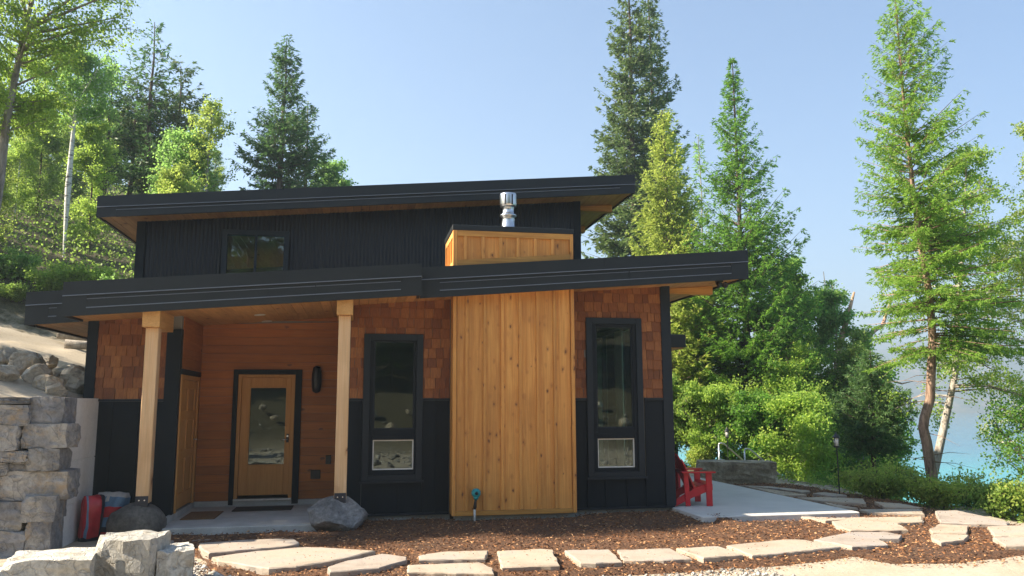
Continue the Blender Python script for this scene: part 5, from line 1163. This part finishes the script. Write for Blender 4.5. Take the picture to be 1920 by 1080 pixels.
for i, (x, y, row, c_) in enumerate(spots_):
    kind = rr.choice([0, 0, 1, 1, 1, 2]) if row > 1 else rr.choice([0, 1, 1])
    lim = 1.65+(757-210 if x/y < -.26 else 757-330)/1500.*(y*1.02)*.98            # keep the wood's skyline below the named tops
    base = tz(x, y); hh = [8.5, 7.2, 9.5][kind]; sc = min(1.15, max(.42, (lim-base)/hh))*rr.uniform(.8, 1.0)
    if kind == 2: sc *= .92
    mt = ['l_aspen', 'l_birch', 'l_shrub', 'l_yellow'][rr.randrange(4)] if kind < 2 else 'l_spruce'
    key = (kind, mt); src = next((p for kk, p in protos if kk == key), None)
    lab = {0: 'slender leafy aspen in the hillside wood beyond the sandy bank', 1: 'bushy aspen in the hillside wood beyond the sandy bank', 2: 'spruce mixed into the hillside wood beyond the sandy bank'}[kind]
    nm = ['aspen_tree', 'aspen_tree', 'spruce_tree'][kind]; grp = ['slender hillside aspens', 'bushy hillside aspens', 'hillside spruces'][kind]
    base_ = next((p for kk, p in protos if kk[0] == kind), None)
    if src is None and base_ is not None:
        t = recolour(dup(base_, (x, y, base), rr.uniform(0, 6), lab, sc), M['bark_birch' if kind == 0 else 'bark_dark'], M[mt]); protos.append((key, t))
    elif src is None:
        t = plant_tree(nm, lab, 'tree', (x, y, base), [P1, P2, P3][kind], M['bark_birch' if kind == 0 else 'bark_dark'], M[mt], grp, rz=rr.uniform(0, 6), sc=sc); protos.append((key, t))
    else: dup(src, (x, y, base), rr.uniform(0, 6), lab, sc)
# bushes along the top of the cut bank
for i in range(15):
    x = -4.9-i*.62+rr.uniform(-.3, .3); y = 20.9+rr.uniform(-.2, 1.3)
    plant_tree('shrub', 'leafy green bush at the top edge of the sandy bank below the hillside wood', 'shrub', (x, y, tz(x, y)), shrub(70+i % 4, .75, .9, L=.075, W=.055, nl=34, n=30) if i < 4 else None, M['bark_dark'], M[['l_aspen', 'l_shrub', 'l_birch', 'l_aspen'][i % 4]], 'bushes above the sandy bank', trunk_name='stem') if i < 4 else dup([o for o in COL.objects if o.name.startswith('shrub') and o.get('group') == 'bushes above the sandy bank'][i % 4], (x, y, tz(x, y)), i*1.1, 'leafy green bush at the top edge of the sandy bank below the hillside wood', rr.uniform(.45, .9))
# wood that continues out of the picture on the sun side and behind the viewer (seen in the glass, shades the yard)
def src_of(kind): return next(p for kk, p in protos if kk[0] == kind)
for i, (x, y, kd, sc) in enumerate([(-12.5, 12.6, 0, 1.0), (-14, 14.2, 2, 1.0), (-17, 16.5, 2, 1.2), (-16, -1, 1, 1.1),
        (-9, -13, 2, 1.1), (-6, -15, 2, 1.2), (-4.5, -12.5, 2, .8), (-1.5, -12.2, 2, .8), (1.5, -12.5, 2, .8), (4.5, -12.2, 2, .8), (7.5, -12.4, 2, .8), (-7.5, -12.6, 2, .8), (-3, -13.5, 2, 1.0), (0, -15.5, 2, 1.2), (3, -13, 2, 1.1), (6, -15, 2, 1.2), (9, -13, 2, 1.1), (12, -15, 2, 1.2), (-12, -11, 2, 1.2), (-1.5, -18, 2, 1.9), (4.5, -18, 2, 1.9), (-7.5, -18, 2, 1.9), (10, -18, 2, 1.9), (-4.5, -20, 2, 1.9), (1.5, -20, 2, 1.9), (7.5, -20, 2, 1.9)]):
    dup(src_of(kd), (x, y, tz(x, y)), i*1.7, 'forest tree across the drive, seen only as a reflection in the window glass' if y < 0 else 'tall forest tree on the slope above the stone wall, shading the yard', sc, 'trees across the drive' if y < 0 else 'trees above the stone wall')
rr = random.Random(8)
bank2 = [rock_mesh('rock', .5, .42, .36, 400+i, cuts=16, rough=.09, tight=.72, sub=2) for i in range(3)]
for me in bank2: me.materials.append(M['bank_rock'])
for i in range(34):
    x = -11+i*.68+rr.uniform(-.2, .2); y = -7.6-rr.uniform(0, 2.6)
    o = link('boulder', bank2[i % 3], None, None, (x, y, tz(x, y)+.15)); o.scale = (rr.uniform(.3, .75),)*3; o.rotation_euler = (rr.uniform(-.4, .4), rr.uniform(-.4, .4), rr.uniform(0, 6))
    tag(o, 'pale boulder of the rocky bank across the drive, seen as a reflection in the glass', 'boulder', 'boulders across the drive')
bpy.context.view_layer.update()
# hillside undergrowth, one mass
rng = np.random.default_rng(77); n = 40000
ux = -4.6-rng.random(n)*17; uy = 21.2+rng.random(n)**1.3*22; ux = ux-(uy-24)*.1; uz = terr(ux, uy)+rng.random(n)**2*.9
V, F = leaf_geo(np.stack([ux, uy, uz], 1), nrm(rng.normal(0, 1, (n, 3))+[[0, 0, .3]]), rng.uniform(.06, .13, n), rng.uniform(.04, .08, n), rng)
struct(link('undergrowth', fast_mesh('undergrowth', V, F), M['l_shrub']), 'stuff')['label'] = 'leafy undergrowth covering the wooded hillside'
n = 16000; ux = rng.uniform(9.75, 20, n); uy = rng.uniform(9, 32, n); uz = terr(ux, uy)+rng.random(n)**2*.22
ok = ux > 9.9+np.clip(9.6-uy, 0, 9)*1.3; ux, uy, uz = ux[ok], uy[ok], uz[ok]; n = len(ux)
V, F = leaf_geo(np.stack([ux, uy, uz], 1), nrm(rng.normal(0, 1, (n, 3))+[[0, 0, .6]]), rng.uniform(.05, .11, n), rng.uniform(.02, .06, n), rng)
struct(link('ground_cover', fast_mesh('ground_cover', V, F), M['l_shrub']), 'stuff')['label'] = 'low green ground cover on the slope down to the lake'
pass
